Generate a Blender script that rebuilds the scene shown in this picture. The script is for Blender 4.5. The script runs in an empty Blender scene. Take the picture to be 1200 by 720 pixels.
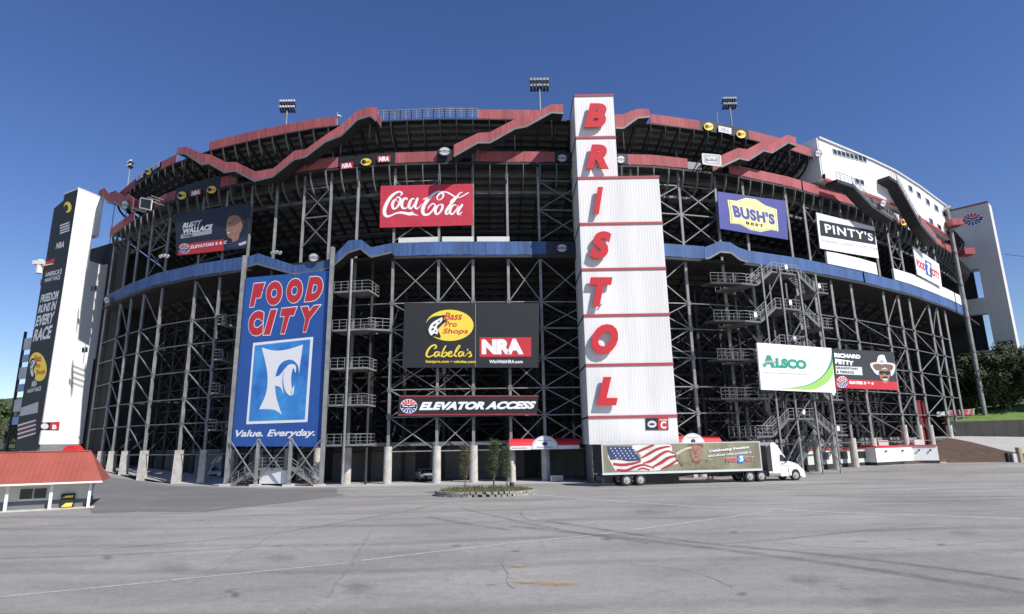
import bpy, bmesh, math, random
from math import radians as R, sin, cos, pi
from mathutils import Vector, Matrix
random.seed(7)
S = bpy.context.scene
COL = S.collection

# ------------------------------------------------------------------ camera, world, sun, exposure
HC, FPX, HOR, ROLL = 4.2, 705.0, 518.0, R(1.0)
PITCH = math.atan((HOR-360)/FPX)
FW = Vector((0, cos(PITCH), sin(PITCH)))
_r, _u = Vector((1, 0, 0)), Vector((0, -sin(PITCH), cos(PITCH)))
RT = _r*cos(ROLL)-_u*sin(ROLL)
UP = _r*sin(ROLL)+_u*cos(ROLL)
cam = bpy.data.objects.new('camera', bpy.data.cameras.new('camera'))
COL.objects.link(cam)
cam.data.sensor_width = 36
cam.data.lens = FPX/1200*36
cam.data.clip_end = 4000
cam.matrix_world = Matrix(((RT.x, UP.x, -FW.x, 0), (RT.y, UP.y, -FW.y, 0), (RT.z, UP.z, -FW.z, HC), (0, 0, 0, 1)))
S.camera = cam
SUN = Vector((.61, -.52, .75)).normalized()
W = bpy.data.worlds.new('World')
S.world = W
W.use_nodes = True
nt = W.node_tree
sky = nt.nodes.new('ShaderNodeTexSky')
sky.sky_type = 'NISHITA'
sky.sun_disc = False
sky.sun_elevation = math.asin(SUN.z)
sky.sun_rotation = math.atan2(SUN.x, SUN.y)
sky.air_density = 1.0
sky.dust_density = 0.1
sky.ozone_density = 3.0
hs = nt.nodes.new('ShaderNodeHueSaturation')
hs.inputs['Saturation'].default_value = 1.18
hs.inputs['Hue'].default_value = .516
nt.links.new(sky.outputs[0], hs.inputs['Color'])
nt.links.new(hs.outputs[0], nt.nodes['Background'].inputs[0])
nt.nodes['Background'].inputs[1].default_value = 0.095
sl = bpy.data.lights.new('sun', 'SUN')
sl.energy = 4.6
sl.angle = R(.53)
sl.color = (1, .955, .9)
so = bpy.data.objects.new('sun', sl)
COL.objects.link(so)
so.rotation_euler = (-SUN).to_track_quat('-Z', 'Y').to_euler()
S.view_settings.view_transform = 'Standard'
S.view_settings.look = 'None'
S.view_settings.exposure = 0.4
S.view_settings.gamma = 1

# ------------------------------------------------------------------ the photograph's rays, used to survey real positions
def ray(x, y):
    return (FW*FPX+RT*(x-600)-UP*(y-360)).normalized()
CAMP = Vector((0, 0, HC))
def atz(x, y, z=0):
    d = ray(x, y)
    return CAMP+d*((z-HC)/d.z)
def aty(x, y, Y):
    d = ray(x, y)
    return CAMP+d*(Y/d.y)
# plan of the grandstand's outer edge, metres
RING = [(-70, 118), (-68.6, 104), (-67.2, 95), (-64.5, 91.5), (-62.8, 90.0), (-56, 84), (-48, 78), (-40, 73.8), (-32, 70.8), (-24, 68.4), (-16, 67.1), (-8, 66.8),
        (4, 67.4), (18, 68.8), (28, 71.5), (38, 76), (50, 82.9), (62, 91), (74, 100.5), (86, 111), (93, 118), (97, 130), (98, 150)]
RING = [Vector(p) for p in RING]
def offring(off):
    out = []
    for i, p in enumerate(RING):
        a = RING[max(i-1, 0)]
        b = RING[min(i+1, len(RING)-1)]
        t = (b-a).normalized()
        out.append(p+Vector((t.y, -t.x))*off)
    return out
_oc = {}
def P(x, y, off=0.0):
    """where the photograph's ray meets the vertical surface standing `off` metres outside the ring"""
    d = ray(x, y)
    if off not in _oc:
        _oc[off] = offring(off)
    best = None
    pts = _oc[off]
    for a, b in zip(pts, pts[1:]):
        e = b-a
        det = d.x*(-e.y)+e.x*d.y
        if abs(det) < 1e-9:
            continue
        t = (a.x*(-e.y)+e.x*a.y)/det
        s = (d.x*a.y-d.y*a.x)/det
        if -1e-6 <= s <= 1+1e-6 and t > 0 and (best is None or t < best):
            best = t
    if best is None:
        best = (pts[0] if x < 600 else pts[-1]).length/math.hypot(d.x, d.y)
    return CAMP+d*best
# ring resampled evenly
def resample(step, i0=4, i1=20):
    pts = RING[i0:i1+1]
    out = []
    L = [0]
    for a, b in zip(pts, pts[1:]):
        L.append(L[-1]+(b-a).length)
    n = int(L[-1]/step)
    for k in range(n+1):
        s = L[-1]*k/n
        j = max(i for i in range(len(L)-1) if L[i] <= s+1e-9)
        f = (s-L[j])/(L[j+1]-L[j])
        p = pts[j].lerp(pts[j+1], f)
        out.append(p)
    res = []
    for k, p in enumerate(out):
        a = out[max(k-2, 0)]
        b = out[min(k+2, len(out)-1)]
        t = (b-a).normalized()
        res.append((p, Vector((t.y, -t.x)), t))
    return res
RS = resample(2.0)
def roff(k, off, z):
    p, n, t = RS[k]
    return Vector((p.x+n.x*off, p.y+n.y*off, z))

# ------------------------------------------------------------------ materials
MT = {}
def mat(name, col, rough=.6, metal=0, var=0, vscale=1.0, bump=0, bscale=8, col2=None, emis=None, streak=False, stretch=None, spec=None):
    if name in MT:
        return MT[name]
    m = bpy.data.materials.new(name)
    m.use_nodes = True
    n = m.node_tree.nodes
    l = m.node_tree.links
    b = n['Principled BSDF']
    b.inputs['Roughness'].default_value = rough
    b.inputs['Metallic'].default_value = metal
    if spec is not None:
        b.inputs['Specular IOR Level'].default_value = spec
    b.inputs['Base Color'].default_value = (*col, 1)
    g = n.new('ShaderNodeNewGeometry')
    vec = g.outputs['Position']
    if streak or stretch:
        mp = n.new('ShaderNodeMapping')
        mp.inputs['Scale'].default_value = stretch or (1, 1, .12)
        l.new(vec, mp.inputs[0])
        vec = mp.outputs[0]
    if var or col2:
        t = n.new('ShaderNodeTexNoise')
        t.inputs['Scale'].default_value = vscale
        t.inputs['Detail'].default_value = 6
        t.inputs['Roughness'].default_value = .65
        l.new(vec, t.inputs['Vector'])
        r = n.new('ShaderNodeValToRGB')
        r.color_ramp.elements[0].position = .32
        r.color_ramp.elements[1].position = .68
        c2 = col2 or tuple(c*(1-var) for c in col)
        c1 = col if col2 else tuple(min(1, c*(1+var*.5)) for c in col)
        r.color_ramp.elements[0].color = (*c2, 1)
        r.color_ramp.elements[1].color = (*c1, 1)
        l.new(t.outputs[0], r.inputs[0])
        l.new(r.outputs[0], b.inputs['Base Color'])
    if bump:
        t2 = n.new('ShaderNodeTexNoise')
        t2.inputs['Scale'].default_value = bscale
        t2.inputs['Detail'].default_value = 4
        l.new(vec, t2.inputs['Vector'])
        bp = n.new('ShaderNodeBump')
        bp.inputs['Strength'].default_value = 1
        bp.inputs['Distance'].default_value = bump
        l.new(t2.outputs[0], bp.inputs['Height'])
        l.new(bp.outputs[0], b.inputs['Normal'])
    MT[name] = m
    return m
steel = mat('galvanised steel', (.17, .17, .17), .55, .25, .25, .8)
steel_d = mat('dark and shade toned steel', (.032, .033, .036), .7, .1, .35, .6)  # darker copy of the steel for shaded inner members, also plain dark parts
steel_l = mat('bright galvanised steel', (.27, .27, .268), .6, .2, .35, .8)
rail_m = mat('galvanised rail', (.30, .305, .31), .5, .2, .2, 1.5)
deck_m = mat('seating deck metal', (.12, .122, .122), .75, .1, .3, .5)
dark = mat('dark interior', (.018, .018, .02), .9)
conc = mat('pedestal concrete', (.50, .48, .43), .9, 0, .3, 1.2, .02, 6)
block = mat('grey block wall', (.20, .20, .195), .9, 0, .3, .7, .02, 5)
red_f = mat('red windscreen fabric', (.34, .085, .092), .8, 0, .32, .5, .12, 2.2, streak=True)
blue_f = mat('blue windscreen fabric', (.05, .11, .27), .75, 0, .35, .5, .12, 2.2, streak=True)
white = mat('white painted metal', (.78, .78, .77), .5, 0, .06, .4, streak=True)
cream = mat('off white fascia', (.62, .62, .58), .7, 0, .15, .5)
grey_w = mat('pale grey wall', (.55, .56, .57), .7, 0, .1, .4, streak=True)
trim_r = mat('red metal trim', (.38, .06, .07), .5)
letter_r = mat('red sign letters', (.55, .03, .035), .4)
black = mat('black print', (.012, .013, .016), .6)
navy = mat('dark navy print', (.012, .018, .035), .6)
p_white = mat('white print', (.78, .78, .79), .6)
p_grey = mat('grey print', (.35, .36, .38), .6)
p_lgrey = mat('light grey print', (.58, .59, .62), .6)
p_red = mat('red print', (.50, .025, .035), .6)
p_coke = mat('cola red vinyl', (.50, .028, .055), .6, 0, .15, .6, .03, 1.5)
p_yel = mat('yellow print', (.78, .60, .06), .6)
p_pyel = mat('pale yellow print', (.80, .76, .30), .6)
p_blue = mat('royal blue print', (.022, .09, .33), .6, 0, .15, .35)
p_vio = mat('violet blue print', (.055, .06, .26), .6, 0, .12, .5)
p_sky = mat('sky blue print', (.06, .34, .72), .6, col2=(.02, .10, .42), vscale=.22)
p_teal = mat('green print', (.02, .28, .19), .6)
p_lgrn = mat('light green print', (.30, .55, .12), .6)
p_skin = mat('printed skin', (.36, .19, .13), .7, 0, .3, 1.5)
p_skind = mat('printed skin shadow', (.17, .085, .06), .7)
p_hair = mat('printed hair', (.045, .03, .025), .8)
p_navy2 = mat('printed flag blue', (.03, .05, .14), .6)
p_stripe = mat('printed flag red', (.36, .035, .05), .6, 0, .25, .8)
p_fwhite = mat('printed flag white', (.72, .68, .62), .6, 0, .2, .8)
p_camo = mat('printed camouflage', (.26, .24, .15), .7, col2=(.13, .12, .075), vscale=2.5)
p_olive = mat('printed olive background', (.28, .27, .17), .6, col2=(.16, .15, .09), vscale=.5, stretch=(1, 1, .3))
p_brown = mat('printed brown', (.16, .10, .06), .7)
p_beige = mat('printed beige', (.55, .50, .38), .6)
glass = mat('dark window glass', (.02, .025, .03), .08, 0, spec=.8)
tyre = mat('tyre rubber', (.018, .018, .018), .85)
rim_m = mat('polished wheel', (.62, .62, .62), .3, .5)
chrome = mat('chrome', (.7, .7, .7), .2, .9)
truckw = mat('white truck paint', (.80, .80, .80), .25)
orange = mat('orange plastic', (.8, .15, .03), .6)

# ------------------------------------------------------------------ mesh helpers
class MB:
    def __init__(s):
        s.v = []
        s.f = []
    def add(s, vs, fs):
        o = len(s.v)
        s.v += [tuple(v) for v in vs]
        s.f += [tuple(i+o for i in f) for f in fs]
        return s
    def hexa(s, p):       # 8 points: bottom 4 ccw, top 4
        return s.add(p, [(3, 2, 1, 0), (4, 5, 6, 7), (0, 1, 5, 4), (1, 2, 6, 5), (2, 3, 7, 6), (3, 0, 4, 7)])
    def box(s, x0, y0, z0, x1, y1, z1):
        return s.hexa([(x0, y0, z0), (x1, y0, z0), (x1, y1, z0), (x0, y1, z0), (x0, y0, z1), (x1, y0, z1), (x1, y1, z1), (x0, y1, z1)])
    def bar(s, a, b, w, h=None):
        a = Vector(a)
        b = Vector(b)
        h = h or w
        d = (b-a).normalized()
        u = d.cross(Vector((0, 0, 1)))
        u = Vector((1, 0, 0)) if u.length < 1e-3 else u.normalized()
        v = u.cross(d)
        q = [-u*w/2-v*h/2, u*w/2-v*h/2, u*w/2+v*h/2, -u*w/2+v*h/2]
        return s.hexa([a+x for x in q]+[b+x for x in q])
    def tube(s, a, b, r, n=8, r2=None):
        a = Vector(a)
        b = Vector(b)
        r2 = r if r2 is None else r2
        d = (b-a).normalized()
        u = d.cross(Vector((0, 0, 1)))
        u = Vector((1, 0, 0)) if u.length < 1e-3 else u.normalized()
        v = d.cross(u)
        vs = [a+(u*cos(2*pi*i/n)+v*sin(2*pi*i/n))*r for i in range(n)]+[b+(u*cos(2*pi*i/n)+v*sin(2*pi*i/n))*r2 for i in range(n)]
        fs = [(i, (i+1) % n, (i+1) % n+n, i+n) for i in range(n)]+[tuple(range(n-1, -1, -1)), tuple(range(n, 2*n))]
        return s.add(vs, fs)
    def ext(s, poly, d):   # polygon (3D points) extruded by vector d
        n = len(poly)
        d = Vector(d)
        vs = [Vector(p) for p in poly]+[Vector(p)+d for p in poly]
        return s.add(vs, [tuple(range(n)), tuple(range(2*n-1, n-1, -1))]+[(i, i+n, (i+1) % n+n, (i+1) % n) for i in range(n)])
    def wall(s, a, b, z0a, z1a, z0b, z1b, th):   # upright slab between plan points a, b; th = outward vector thickness
        a = Vector((a[0], a[1], 0))
        b = Vector((b[0], b[1], 0))
        t = (b-a).normalized()
        n = Vector((t.y, -t.x, 0))*th
        Z = lambda p, z: Vector((p.x, p.y, z))
        return s.hexa([Z(a, z0a), Z(b, z0b), Z(b-n, z0b), Z(a-n, z0a), Z(a, z1a), Z(b, z1b), Z(b-n, z1b), Z(a-n, z1a)])
def mesh_of(name, mb, m=None, smooth=False, recalc=True):
    me = bpy.data.meshes.new(name)
    me.from_pydata([tuple(v) for v in mb.v], [], mb.f)
    if recalc:
        bm = bmesh.new()
        bm.from_mesh(me)
        bmesh.ops.recalc_face_normals(bm, faces=bm.faces)
        bm.to_mesh(me)
        bm.free()
    if m:
        me.materials.append(m)
    if smooth:
        for p in me.polygons:
            p.use_smooth = True
    return me
def place(name, me, parent=None, loc=(0, 0, 0), rot=None, scale=None):
    o = bpy.data.objects.new(name, me)
    COL.objects.link(o)
    o.location = loc
    if rot is not None:
        o.rotation_euler = rot
    if scale is not None:
        o.scale = scale
    if parent:
        o.parent = parent
    return o
def obj(name, mb, m, parent=None, world=False, smooth=False, kind=None, recalc=True):
    """one mesh object; world=True: the builder holds world coordinates and the parent is only translated"""
    if world and parent is not None:
        L = base_of(parent)
        mb.v = [(v[0]-L.x, v[1]-L.y, v[2]-L.z) for v in mb.v]
    o = place(name, mesh_of(name, mb, m, smooth, recalc), parent)
    if kind:
        o['kind'] = kind
    return o
def base_of(p):
    v = Vector(p.location)
    while p.parent:
        p = p.parent
        v += Vector(p.location)
    return v
def tag(o, label, cat, group=None, kind=None):
    o['label'] = label
    o['category'] = cat
    if group:
        o['group'] = group
    if kind:
        o['kind'] = kind
    return o
def thing(name, label, cat, loc=(0, 0, 0), rz=0, group=None):
    o = bpy.data.objects.new(name, None)
    o.empty_display_size = .3
    COL.objects.link(o)
    o.location = loc
    o.rotation_euler = (0, 0, rz)
    return tag(o, label, cat, group)
def copy_tree(o, parent=None):
    c = o.copy()
    COL.objects.link(c)
    c.parent = parent
    for ch in list(o.children):
        copy_tree(ch, c)
    return c
_unit = {}
def unit_mesh(kind, m):
    k = (kind, m.name)
    if k not in _unit:
        mb = MB()
        if kind == 'bar':
            mb.box(-.5, -.5, 0, .5, .5, 1)
        elif kind == 'hcol':     # rolled H section
            mb.box(-.5, -.5, 0, .5, -.36, 1)
            mb.box(-.5, .36, 0, .5, .5, 1)
            mb.box(-.09, -.36, 0, .09, .36, 1)
        else:
            mb.tube((0, 0, 0), (0, 0, 1), .5, 10)
        _unit[k] = mesh_of(kind, mb, m, smooth=False)
    return _unit[k]
_pool = {}
CAP = 295
def beam(name, parent, a, b, w, m, d=None, kind='bar', cap=CAP):
    """one straight member as its own part, sharing a unit mesh; beyond the cap members are joined later as stuff"""
    a = Vector(a)
    b = Vector(b)
    key = (name, parent.name)
    st = _pool.setdefault(key, [0, MB(), m, parent])
    st[0] += 1
    if st[0] > cap:
        st[1].bar(a, b, w, d or w)
        return None
    v = b-a
    q = v.to_track_quat('Z', 'Y')
    o = bpy.data.objects.new(name, unit_mesh(kind, m))
    COL.objects.link(o)
    o.location = a-base_of(parent)
    o.rotation_mode = 'QUATERNION'
    o.rotation_quaternion = q
    o.scale = (w, d or w, v.length)
    o.parent = parent
    return o
def flush_pools():
    for (name, pn), st in _pool.items():
        if st[1].v:
            obj(name, st[1], st[2], st[3], world=True, kind='stuff')

def catmull(pts, n=6, closed=False):
    out = []
    m = len(pts)
    rng = range(m if closed else m-1)
    for i in rng:
        g = lambda k: pts[k % m] if closed else pts[min(max(k, 0), m-1)]
        p0, p1, p2, p3 = g(i-1), g(i), g(i+1), g(i+2)
        for k in range(n):
            t = k/n
            out.append(tuple(.5*((2*b)+(-a+c)*t+(2*a-5*b+4*c-d)*t*t+(-a+3*b-3*c+d)*t**3) for a, b, c, d in zip(p0, p1, p2, p3)))
    if not closed:
        out.append(tuple(pts[-1]))
    return out

# ------------------------------------------------------------------ flat signs: a panel in its own plane with printed layers
TXT = {}
def text_geo(s, shear=0, bold=.0, spacing=1.0, spline=None):
    key = (s, shear, bold, spacing)
    if key in TXT:
        return TXT[key]
    cu = bpy.data.curves.new('txt', 'FONT')
    cu.body = s
    cu.size = 1
    cu.shear = shear
    cu.offset = bold
    cu.space_character = spacing
    cu.resolution_u = 4
    ob = bpy.data.objects.new('txt', cu)
    COL.objects.link(ob)
    bpy.context.view_layer.update()
    me = bpy.data.meshes.new_from_object(ob)
    vs = [(v.co.x, v.co.y) for v in me.vertices]
    fs = [tuple(p.vertices) for p in me.polygons]
    bpy.data.objects.remove(ob)
    bpy.data.meshes.remove(me)
    TXT[key] = (vs, fs)
    return vs, fs
class Sign:
    def __init__(s, name, label, cat, pl, pr, parent=None, group=None, z0=None):
        """pl, pr: left and right base points (3D) as seen from outside"""
        pl = Vector(pl)
        pr = Vector(pr)
        s.o = Vector((pl.x, pl.y, z0 if z0 is not None else min(pl.z, pr.z)))
        t = Vector((pr.x-pl.x, pr.y-pl.y, 0))
        s.w = t.length
        s.t = t.normalized()
        s.n = Vector((s.t.y, -s.t.x, 0))     # outward
        s.root = thing(name, label, cat, s.o, math.atan2(s.t.y, s.t.x), group) if parent is None else parent
        s.th = .12
    def px(s, x, y):      # pixel -> (u, v) in the sign's plane
        d = ray(x, y)
        k = (s.o-CAMP).dot(s.n)/d.dot(s.n)
        p = CAMP+d*k-s.o
        return (p.dot(s.t), p.z)
    def poly(s, name, pts, m, layer=1, th=None, uv=False, label=None, parent=None):
        q = pts if uv else [s.px(*p) for p in pts]
        y = -.012*layer
        mb = MB()
        if th:
            mb.ext([(u, y, v) for u, v in q], (0, th, 0))
        else:
            mb.ext([(u, y, v) for u, v in q], (0, .006, 0))
        o = obj(name, mb, m, parent or s.root)
        if label:
            o['label'] = label
        return o
    def panel(s, pts, m, name='panel', th=.12):
        return s.poly(name, pts, m, 0, th)
    def polys(s, name, plist, m, layer=1, uv=False):
        mb = MB()
        for pts in plist:
            q = pts if uv else [s.px(*p) for p in pts]
            mb.ext([(u, -.012*layer, v) for u, v in q], (0, .006, 0))
        return obj(name, mb, m, s.root)
    def text(s, st, quad, m, layer=2, bold=.02, shear=0, outline=None, om=None, ext=.006, uv=False, name='lettering', spacing=1.0, y=None):
        """text fitted to the four corners TL, TR, BR, BL"""
        q = [Vector(p) for p in (quad if uv else [s.px(*p) for p in quad])]
        vs, fs = text_geo(st, shear, bold, spacing)
        fv = text_geo(st, shear, bold+outline, spacing)[0] if outline else vs
        x0, x1 = min(v[0] for v in fv), max(v[0] for v in fv)
        y0, y1 = min(v[1] for v in fv), max(v[1] for v in fv)
        def put(vs, fs, m, layer, nm):
            mb = MB()
            pts = []
            for x, yy in vs:
                a = (x-x0)/(x1-x0)
                b = (yy-y0)/(y1-y0)
                p = (q[3]*(1-a)+q[2]*a)*(1-b)+(q[0]*(1-a)+q[1]*a)*b
                pts.append(p)
            yy = -.012*layer if y is None else y
            if ext > .01:
                n = len(pts)
                # boundary extrusion
                ed = {}
                for f in fs:
                    for i in range(len(f)):
                        e = (f[i], f[(i+1) % len(f)])
                        ed[e] = ed.get(e, 0)+1
                side = [(a, b, b+n, a+n) for (a, b) in ed if (b, a) not in ed]
                mb.add([(p.x, yy-ext, p.y) for p in pts]+[(p.x, yy, p.y) for p in pts], list(fs)+[tuple(i+n for i in reversed(f)) for f in fs]+side)
            else:
                mb.add([(p.x, yy, p.y) for p in pts], fs)
            return obj(nm, mb, m, s.root, recalc=ext > .01)
        if outline:
            ov, of = text_geo(st, shear, bold+outline, spacing)
            put(ov, of, om, layer, name+'_outline')
            layer += 1
        return put(vs, fs, m, layer, name)
    def stroke(s, name, strokes, m, layer=2, n=6, joined=True):
        """pen strokes: list of [(x, y, width)...] in pixels, smoothed"""
        mb = MB()
        k = 0
        for st in strokes:
            c = catmull(st, n)
            L, Rr = [], []
            for i, p in enumerate(c):
                a = c[max(i-1, 0)]
                b = c[min(i+1, len(c)-1)]
                dx, dy = b[0]-a[0], b[1]-a[1]
                d = math.hypot(dx, dy) or 1
                nx, ny = -dy/d*p[2]/2, dx/d*p[2]/2
                L.append(s.px(p[0]+nx, p[1]+ny))
                Rr.append(s.px(p[0]-nx, p[1]-ny))
            yy = -.012*layer-.0007*k
            k += 1
            vs = [(u, yy, v) for u, v in L]+[(u, yy, v) for u, v in Rr]
            m_ = len(L)
            mb.add(vs, [(i, i+1, i+1+m_, i+m_) for i in range(m_-1)])
        return obj(name, mb, m, s.root, recalc=False)
def circ(cx, cy, rx, ry, n=28, a0=0, a1=2*pi, tilt=0):
    out = []
    for i in range(n if abs(a1-a0-2*pi) < 1e-6 else n+1):
        a = a0+(a1-a0)*i/n
        x, y = rx*cos(a), ry*sin(a)
        out.append((cx+x*cos(tilt)-y*sin(tilt), cy+x*sin(tilt)+y*cos(tilt)))
    return out
def seal(s, cx, cy, rx, ry, layer=2, tilt=0, dim=False):
    """round red, white and blue speedway emblem with a dark winged bar"""
    s.poly('emblem_disc', circ(cx, cy, rx, ry, 28, tilt=tilt), p_grey if dim else p_white, layer)
    up, dn = [], []
    for k in range(7):
        a0 = pi*(1+(k+.12)/7)
        a1 = pi*(1+(k+.8)/7)
        for lst, fl in ((up, 1), (dn, -1)):
            pts = [(.34, a0), (.93, a0), (.93, (a0+a1)/2), (.93, a1), (.34, a1)]
            q = []
            for r_, a in pts:
                x, y = rx*r_*cos(a), ry*r_*sin(a)*fl
                q.append((cx+x*cos(tilt)-y*sin(tilt), cy+x*sin(tilt)+y*cos(tilt)))
            lst.append(q)
    s.polys('emblem_rays', up, p_red if not dim else p_lgrey, layer+1)
    s.polys('emblem_rays', dn, p_vio if not dim else p_lgrey, layer+1)
    def loc(pts):
        return [(cx+rx*x*cos(tilt)-ry*y*sin(tilt), cy+rx*x*sin(tilt)+ry*y*cos(tilt)) for x, y in pts]
    s.poly('emblem_bar', loc([(-.98, -.2), (.98, -.2), (.9, .22), (-.9, .22)]), black, layer+2)
    s.polys('emblem_wing', [loc([(-.8, -.1), (-.1, -.02), (0, .12), (-.3, .08), (-.7, .04)]), loc([(.8, -.1), (.1, -.02), (0, .12), (.3, .08), (.7, .04)])], p_white, layer+3)
def bass_logo(s, cx, cy, rx, ry, layer=2, tilt=0, fish=True, txt=True):
    s.poly('yellow_oval', circ(cx, cy, rx, ry, 32, tilt=tilt), p_yel, layer)
    c, sn = cos(tilt), sin(tilt)
    L = lambda x, y: (cx+rx*x*c-ry*y*sn, cy+rx*x*sn+ry*y*c)
    if txt:
        for st, x0, y0, x1, y1 in (('Bass', -.22, -.82, .52, -.35), ('Pro', -.22, -.25, .3, .1), ('Shops', -.3, .2, .78, .62)):
            s.text(st, [L(x0, y0), L(x1, y0), L(x1, y1), L(x0, y1)], p_red, layer+1, .02, .25)
    if fish and rx > 20:
        B6 = lambda *p: [(465+x/6.857, 345+y/6.857) for x, y in p]
        s.poly('fish', B6(*catmull([(388, 168), (350, 172), (300, 178), (262, 198), (232, 240), (222, 285), (240, 300), (258, 330), (282, 360), (292, 338), (325, 346), (352, 350), (346, 318), (330, 288), (348, 262), (380, 232), (408, 212), (380, 205), (384, 188)], 3, True)), black, layer+2)
        s.poly('fish_belly', B6(*catmull([(296, 222), (335, 200), (362, 186), (368, 206), (350, 232), (322, 258), (330, 292), (326, 322), (300, 314), (276, 332), (256, 290), (270, 250)], 3, True)), p_white, layer+3)
        s.polys('fish_scales', [B6((238, 262), (262, 222), (300, 196), (266, 234), (246, 272)), B6((290, 250), (312, 236), (318, 244), (298, 262)), B6((276, 282), (296, 270), (302, 280), (284, 294)), B6((330, 222), (346, 210), (350, 218), (336, 230)), B6((304, 296), (318, 286), (316, 308))], black, layer+4)
        s.polys('fish_eye', [B6(*circ(0, 0, 1, 1, 3))] if False else [[(465+(352+5*cos(a_))/6.857, 345+(196+5*sin(a_))/6.857) for a_ in (0, 1, 2, 3, 4, 5)]], p_yel, layer+5)
    elif fish:
        body = catmull([L(-.28, -.62), L(-.62, -.58), L(-.98, -.2), L(-1.08, .25), L(-.86, .72), L(-.62, .8), L(-.42, .55), L(-.55, .2), L(-.3, -.05), L(-.08, -.28), L(-.2, -.4)], 4, True)
        s.poly('fish', body, black, layer+2)
        s.poly('fish_belly', catmull([L(-.32, -.5), L(-.6, -.42), L(-.84, -.05), L(-.92, .35), L(-.78, .62), L(-.62, .45), L(-.66, .12), L(-.45, -.12), L(-.22, -.3)], 4, True), p_lgrey, layer+3)
        s.polys('fish_scales', [circ(*L(-.66, -.2), rx*.05, ry*.09, 8), circ(*L(-.5, -.32), rx*.05, ry*.09, 8), circ(*L(-.78, .1), rx*.05, ry*.1, 8)], black, layer+4)
exec_after = []

# ------------------------------------------------------------------ ground
def smooth(t):
    t = max(0, min(1, t))
    return t*t*(3-2*t)
def gh(x, y):
    return 2.3*smooth((-42-x)/24)*smooth((y-58)/16)+.35*smooth((x-36)/10)*smooth((y-70)/10)
def asphalt():
    m = bpy.data.materials.new('sun bleached asphalt')
    m.use_nodes = True
    n, l = m.node_tree.nodes, m.node_tree.links
    b = n['Principled BSDF']
    b.inputs['Roughness'].default_value = .85
    b.inputs['Specular IOR Level'].default_value = .25
    g = n.new('ShaderNodeNewGeometry')
    def noise(sc, det, rough=.6, st=(1, 1, 1), dist=0):
        mp = n.new('ShaderNodeMapping')
        mp.inputs['Scale'].default_value = st
        l.new(g.outputs['Position'], mp.inputs[0])
        t = n.new('ShaderNodeTexNoise')
        t.inputs['Scale'].default_value = sc
        t.inputs['Detail'].default_value = det
        t.inputs['Roughness'].default_value = rough
        t.inputs['Distortion'].default_value = dist
        l.new(mp.outputs[0], t.inputs['Vector'])
        return t.outputs[0]
    def ramp(src, a, ca, b_, cb):
        r = n.new('ShaderNodeValToRGB')
        r.color_ramp.elements[0].position = a
        r.color_ramp.elements[1].position = b_
        r.color_ramp.elements[0].color = (*ca, 1)
        r.color_ramp.elements[1].color = (*cb, 1)
        l.new(src, r.inputs[0])
        return r.outputs[0]
    def mul(a, b_, f=1.0, mode='MULTIPLY'):
        x = n.new('ShaderNodeMix')
        x.data_type = 'RGBA'
        x.blend_type = mode
        x.inputs[0].default_value = f
        l.new(a, x.inputs[6])
        l.new(b_, x.inputs[7])
        return x.outputs[2]
    base = ramp(noise(.09, 5, .6), .35, (.27, .261, .243), .65, (.34, .330, .308))
    patch = ramp(noise(.35, 4, .6, (.35, 1, 1), .6), .38, (.86, .86, .87), .6, (1.03, 1.03, 1.03))
    grain = ramp(noise(9, 6, .75), .35, (.82, .82, .82), .68, (1.12, 1.12, 1.12))
    fine = ramp(noise(42, 3, .7), .3, (.78, .78, .78), .72, (1.18, 1.18, 1.18))
    spots = ramp(noise(.9, 2, .5), .24, (.72, .71, .70), .30, (1, 1, 1))
    # long faint drag marks of tyres sweeping across the lot
    w = n.new('ShaderNodeTexWave')
    w.wave_type = 'RINGS'
    w.inputs['Scale'].default_value = .055
    w.inputs['Distortion'].default_value = 5
    w.inputs['Detail'].default_value = 3
    w.inputs['Detail Scale'].default_value = .4
    mp = n.new('ShaderNodeMapping')
    mp.inputs['Location'].default_value = (14, 40, 0)
    l.new(g.outputs['Position'], mp.inputs[0])
    l.new(mp.outputs[0], w.inputs['Vector'])
    arcs = ramp(w.outputs[0], .0, (.84, .84, .845), .10, (1, 1, 1))
    # hairline cracks
    v = n.new('ShaderNodeTexVoronoi')
    v.feature = 'DISTANCE_TO_EDGE'
    v.inputs['Scale'].default_value = .11
    v.inputs['Randomness'].default_value = 1
    nz = n.new('ShaderNodeTexNoise')
    nz.inputs['Scale'].default_value = .5
    nz.inputs['Detail'].default_value = 6
    l.new(g.outputs['Position'], nz.inputs['Vector'])
    mx = n.new('ShaderNodeMix')
    mx.data_type = 'VECTOR'
    mx.inputs[0].default_value = .78
    sc = n.new('ShaderNodeVectorMath')
    sc.operation = 'SCALE'
    sc.inputs['Scale'].default_value = 14
    l.new(nz.outputs[1], sc.inputs[0])
    ad = n.new('ShaderNodeVectorMath')
    ad.operation = 'ADD'
    l.new(g.outputs['Position'], ad.inputs[0])
    l.new(sc.outputs[0], ad.inputs[1])
    l.new(ad.outputs[0], v.inputs['Vector'])
    crack = ramp(v.outputs['Distance'], .0, (.66, .65, .64), .004, (1, 1, 1))
    mott = ramp(noise(2.4, 5, .7), .36, (.90, .90, .895), .64, (1.06, 1.06, 1.06))
    c = mul(mul(base, patch), mott)
    for q in (grain, fine, spots, arcs, crack):
        c = mul(c, q)
    l.new(c, b.inputs['Base Color'])
    bp = n.new('ShaderNodeBump')
    bp.inputs['Distance'].default_value = .012
    bp.inputs['Strength'].default_value = .7
    l.new(noise(30, 5, .7), bp.inputs['Height'])
    l.new(bp.outputs[0], b.inputs['Normal'])
    return m
asph = asphalt()
def grid_lines(a, b, st, far):
    v = []
    x = a
    while x < b+.01:
        v.append(x)
        x += st
    return [-q for q in reversed(far)]+v+list(far)
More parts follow.
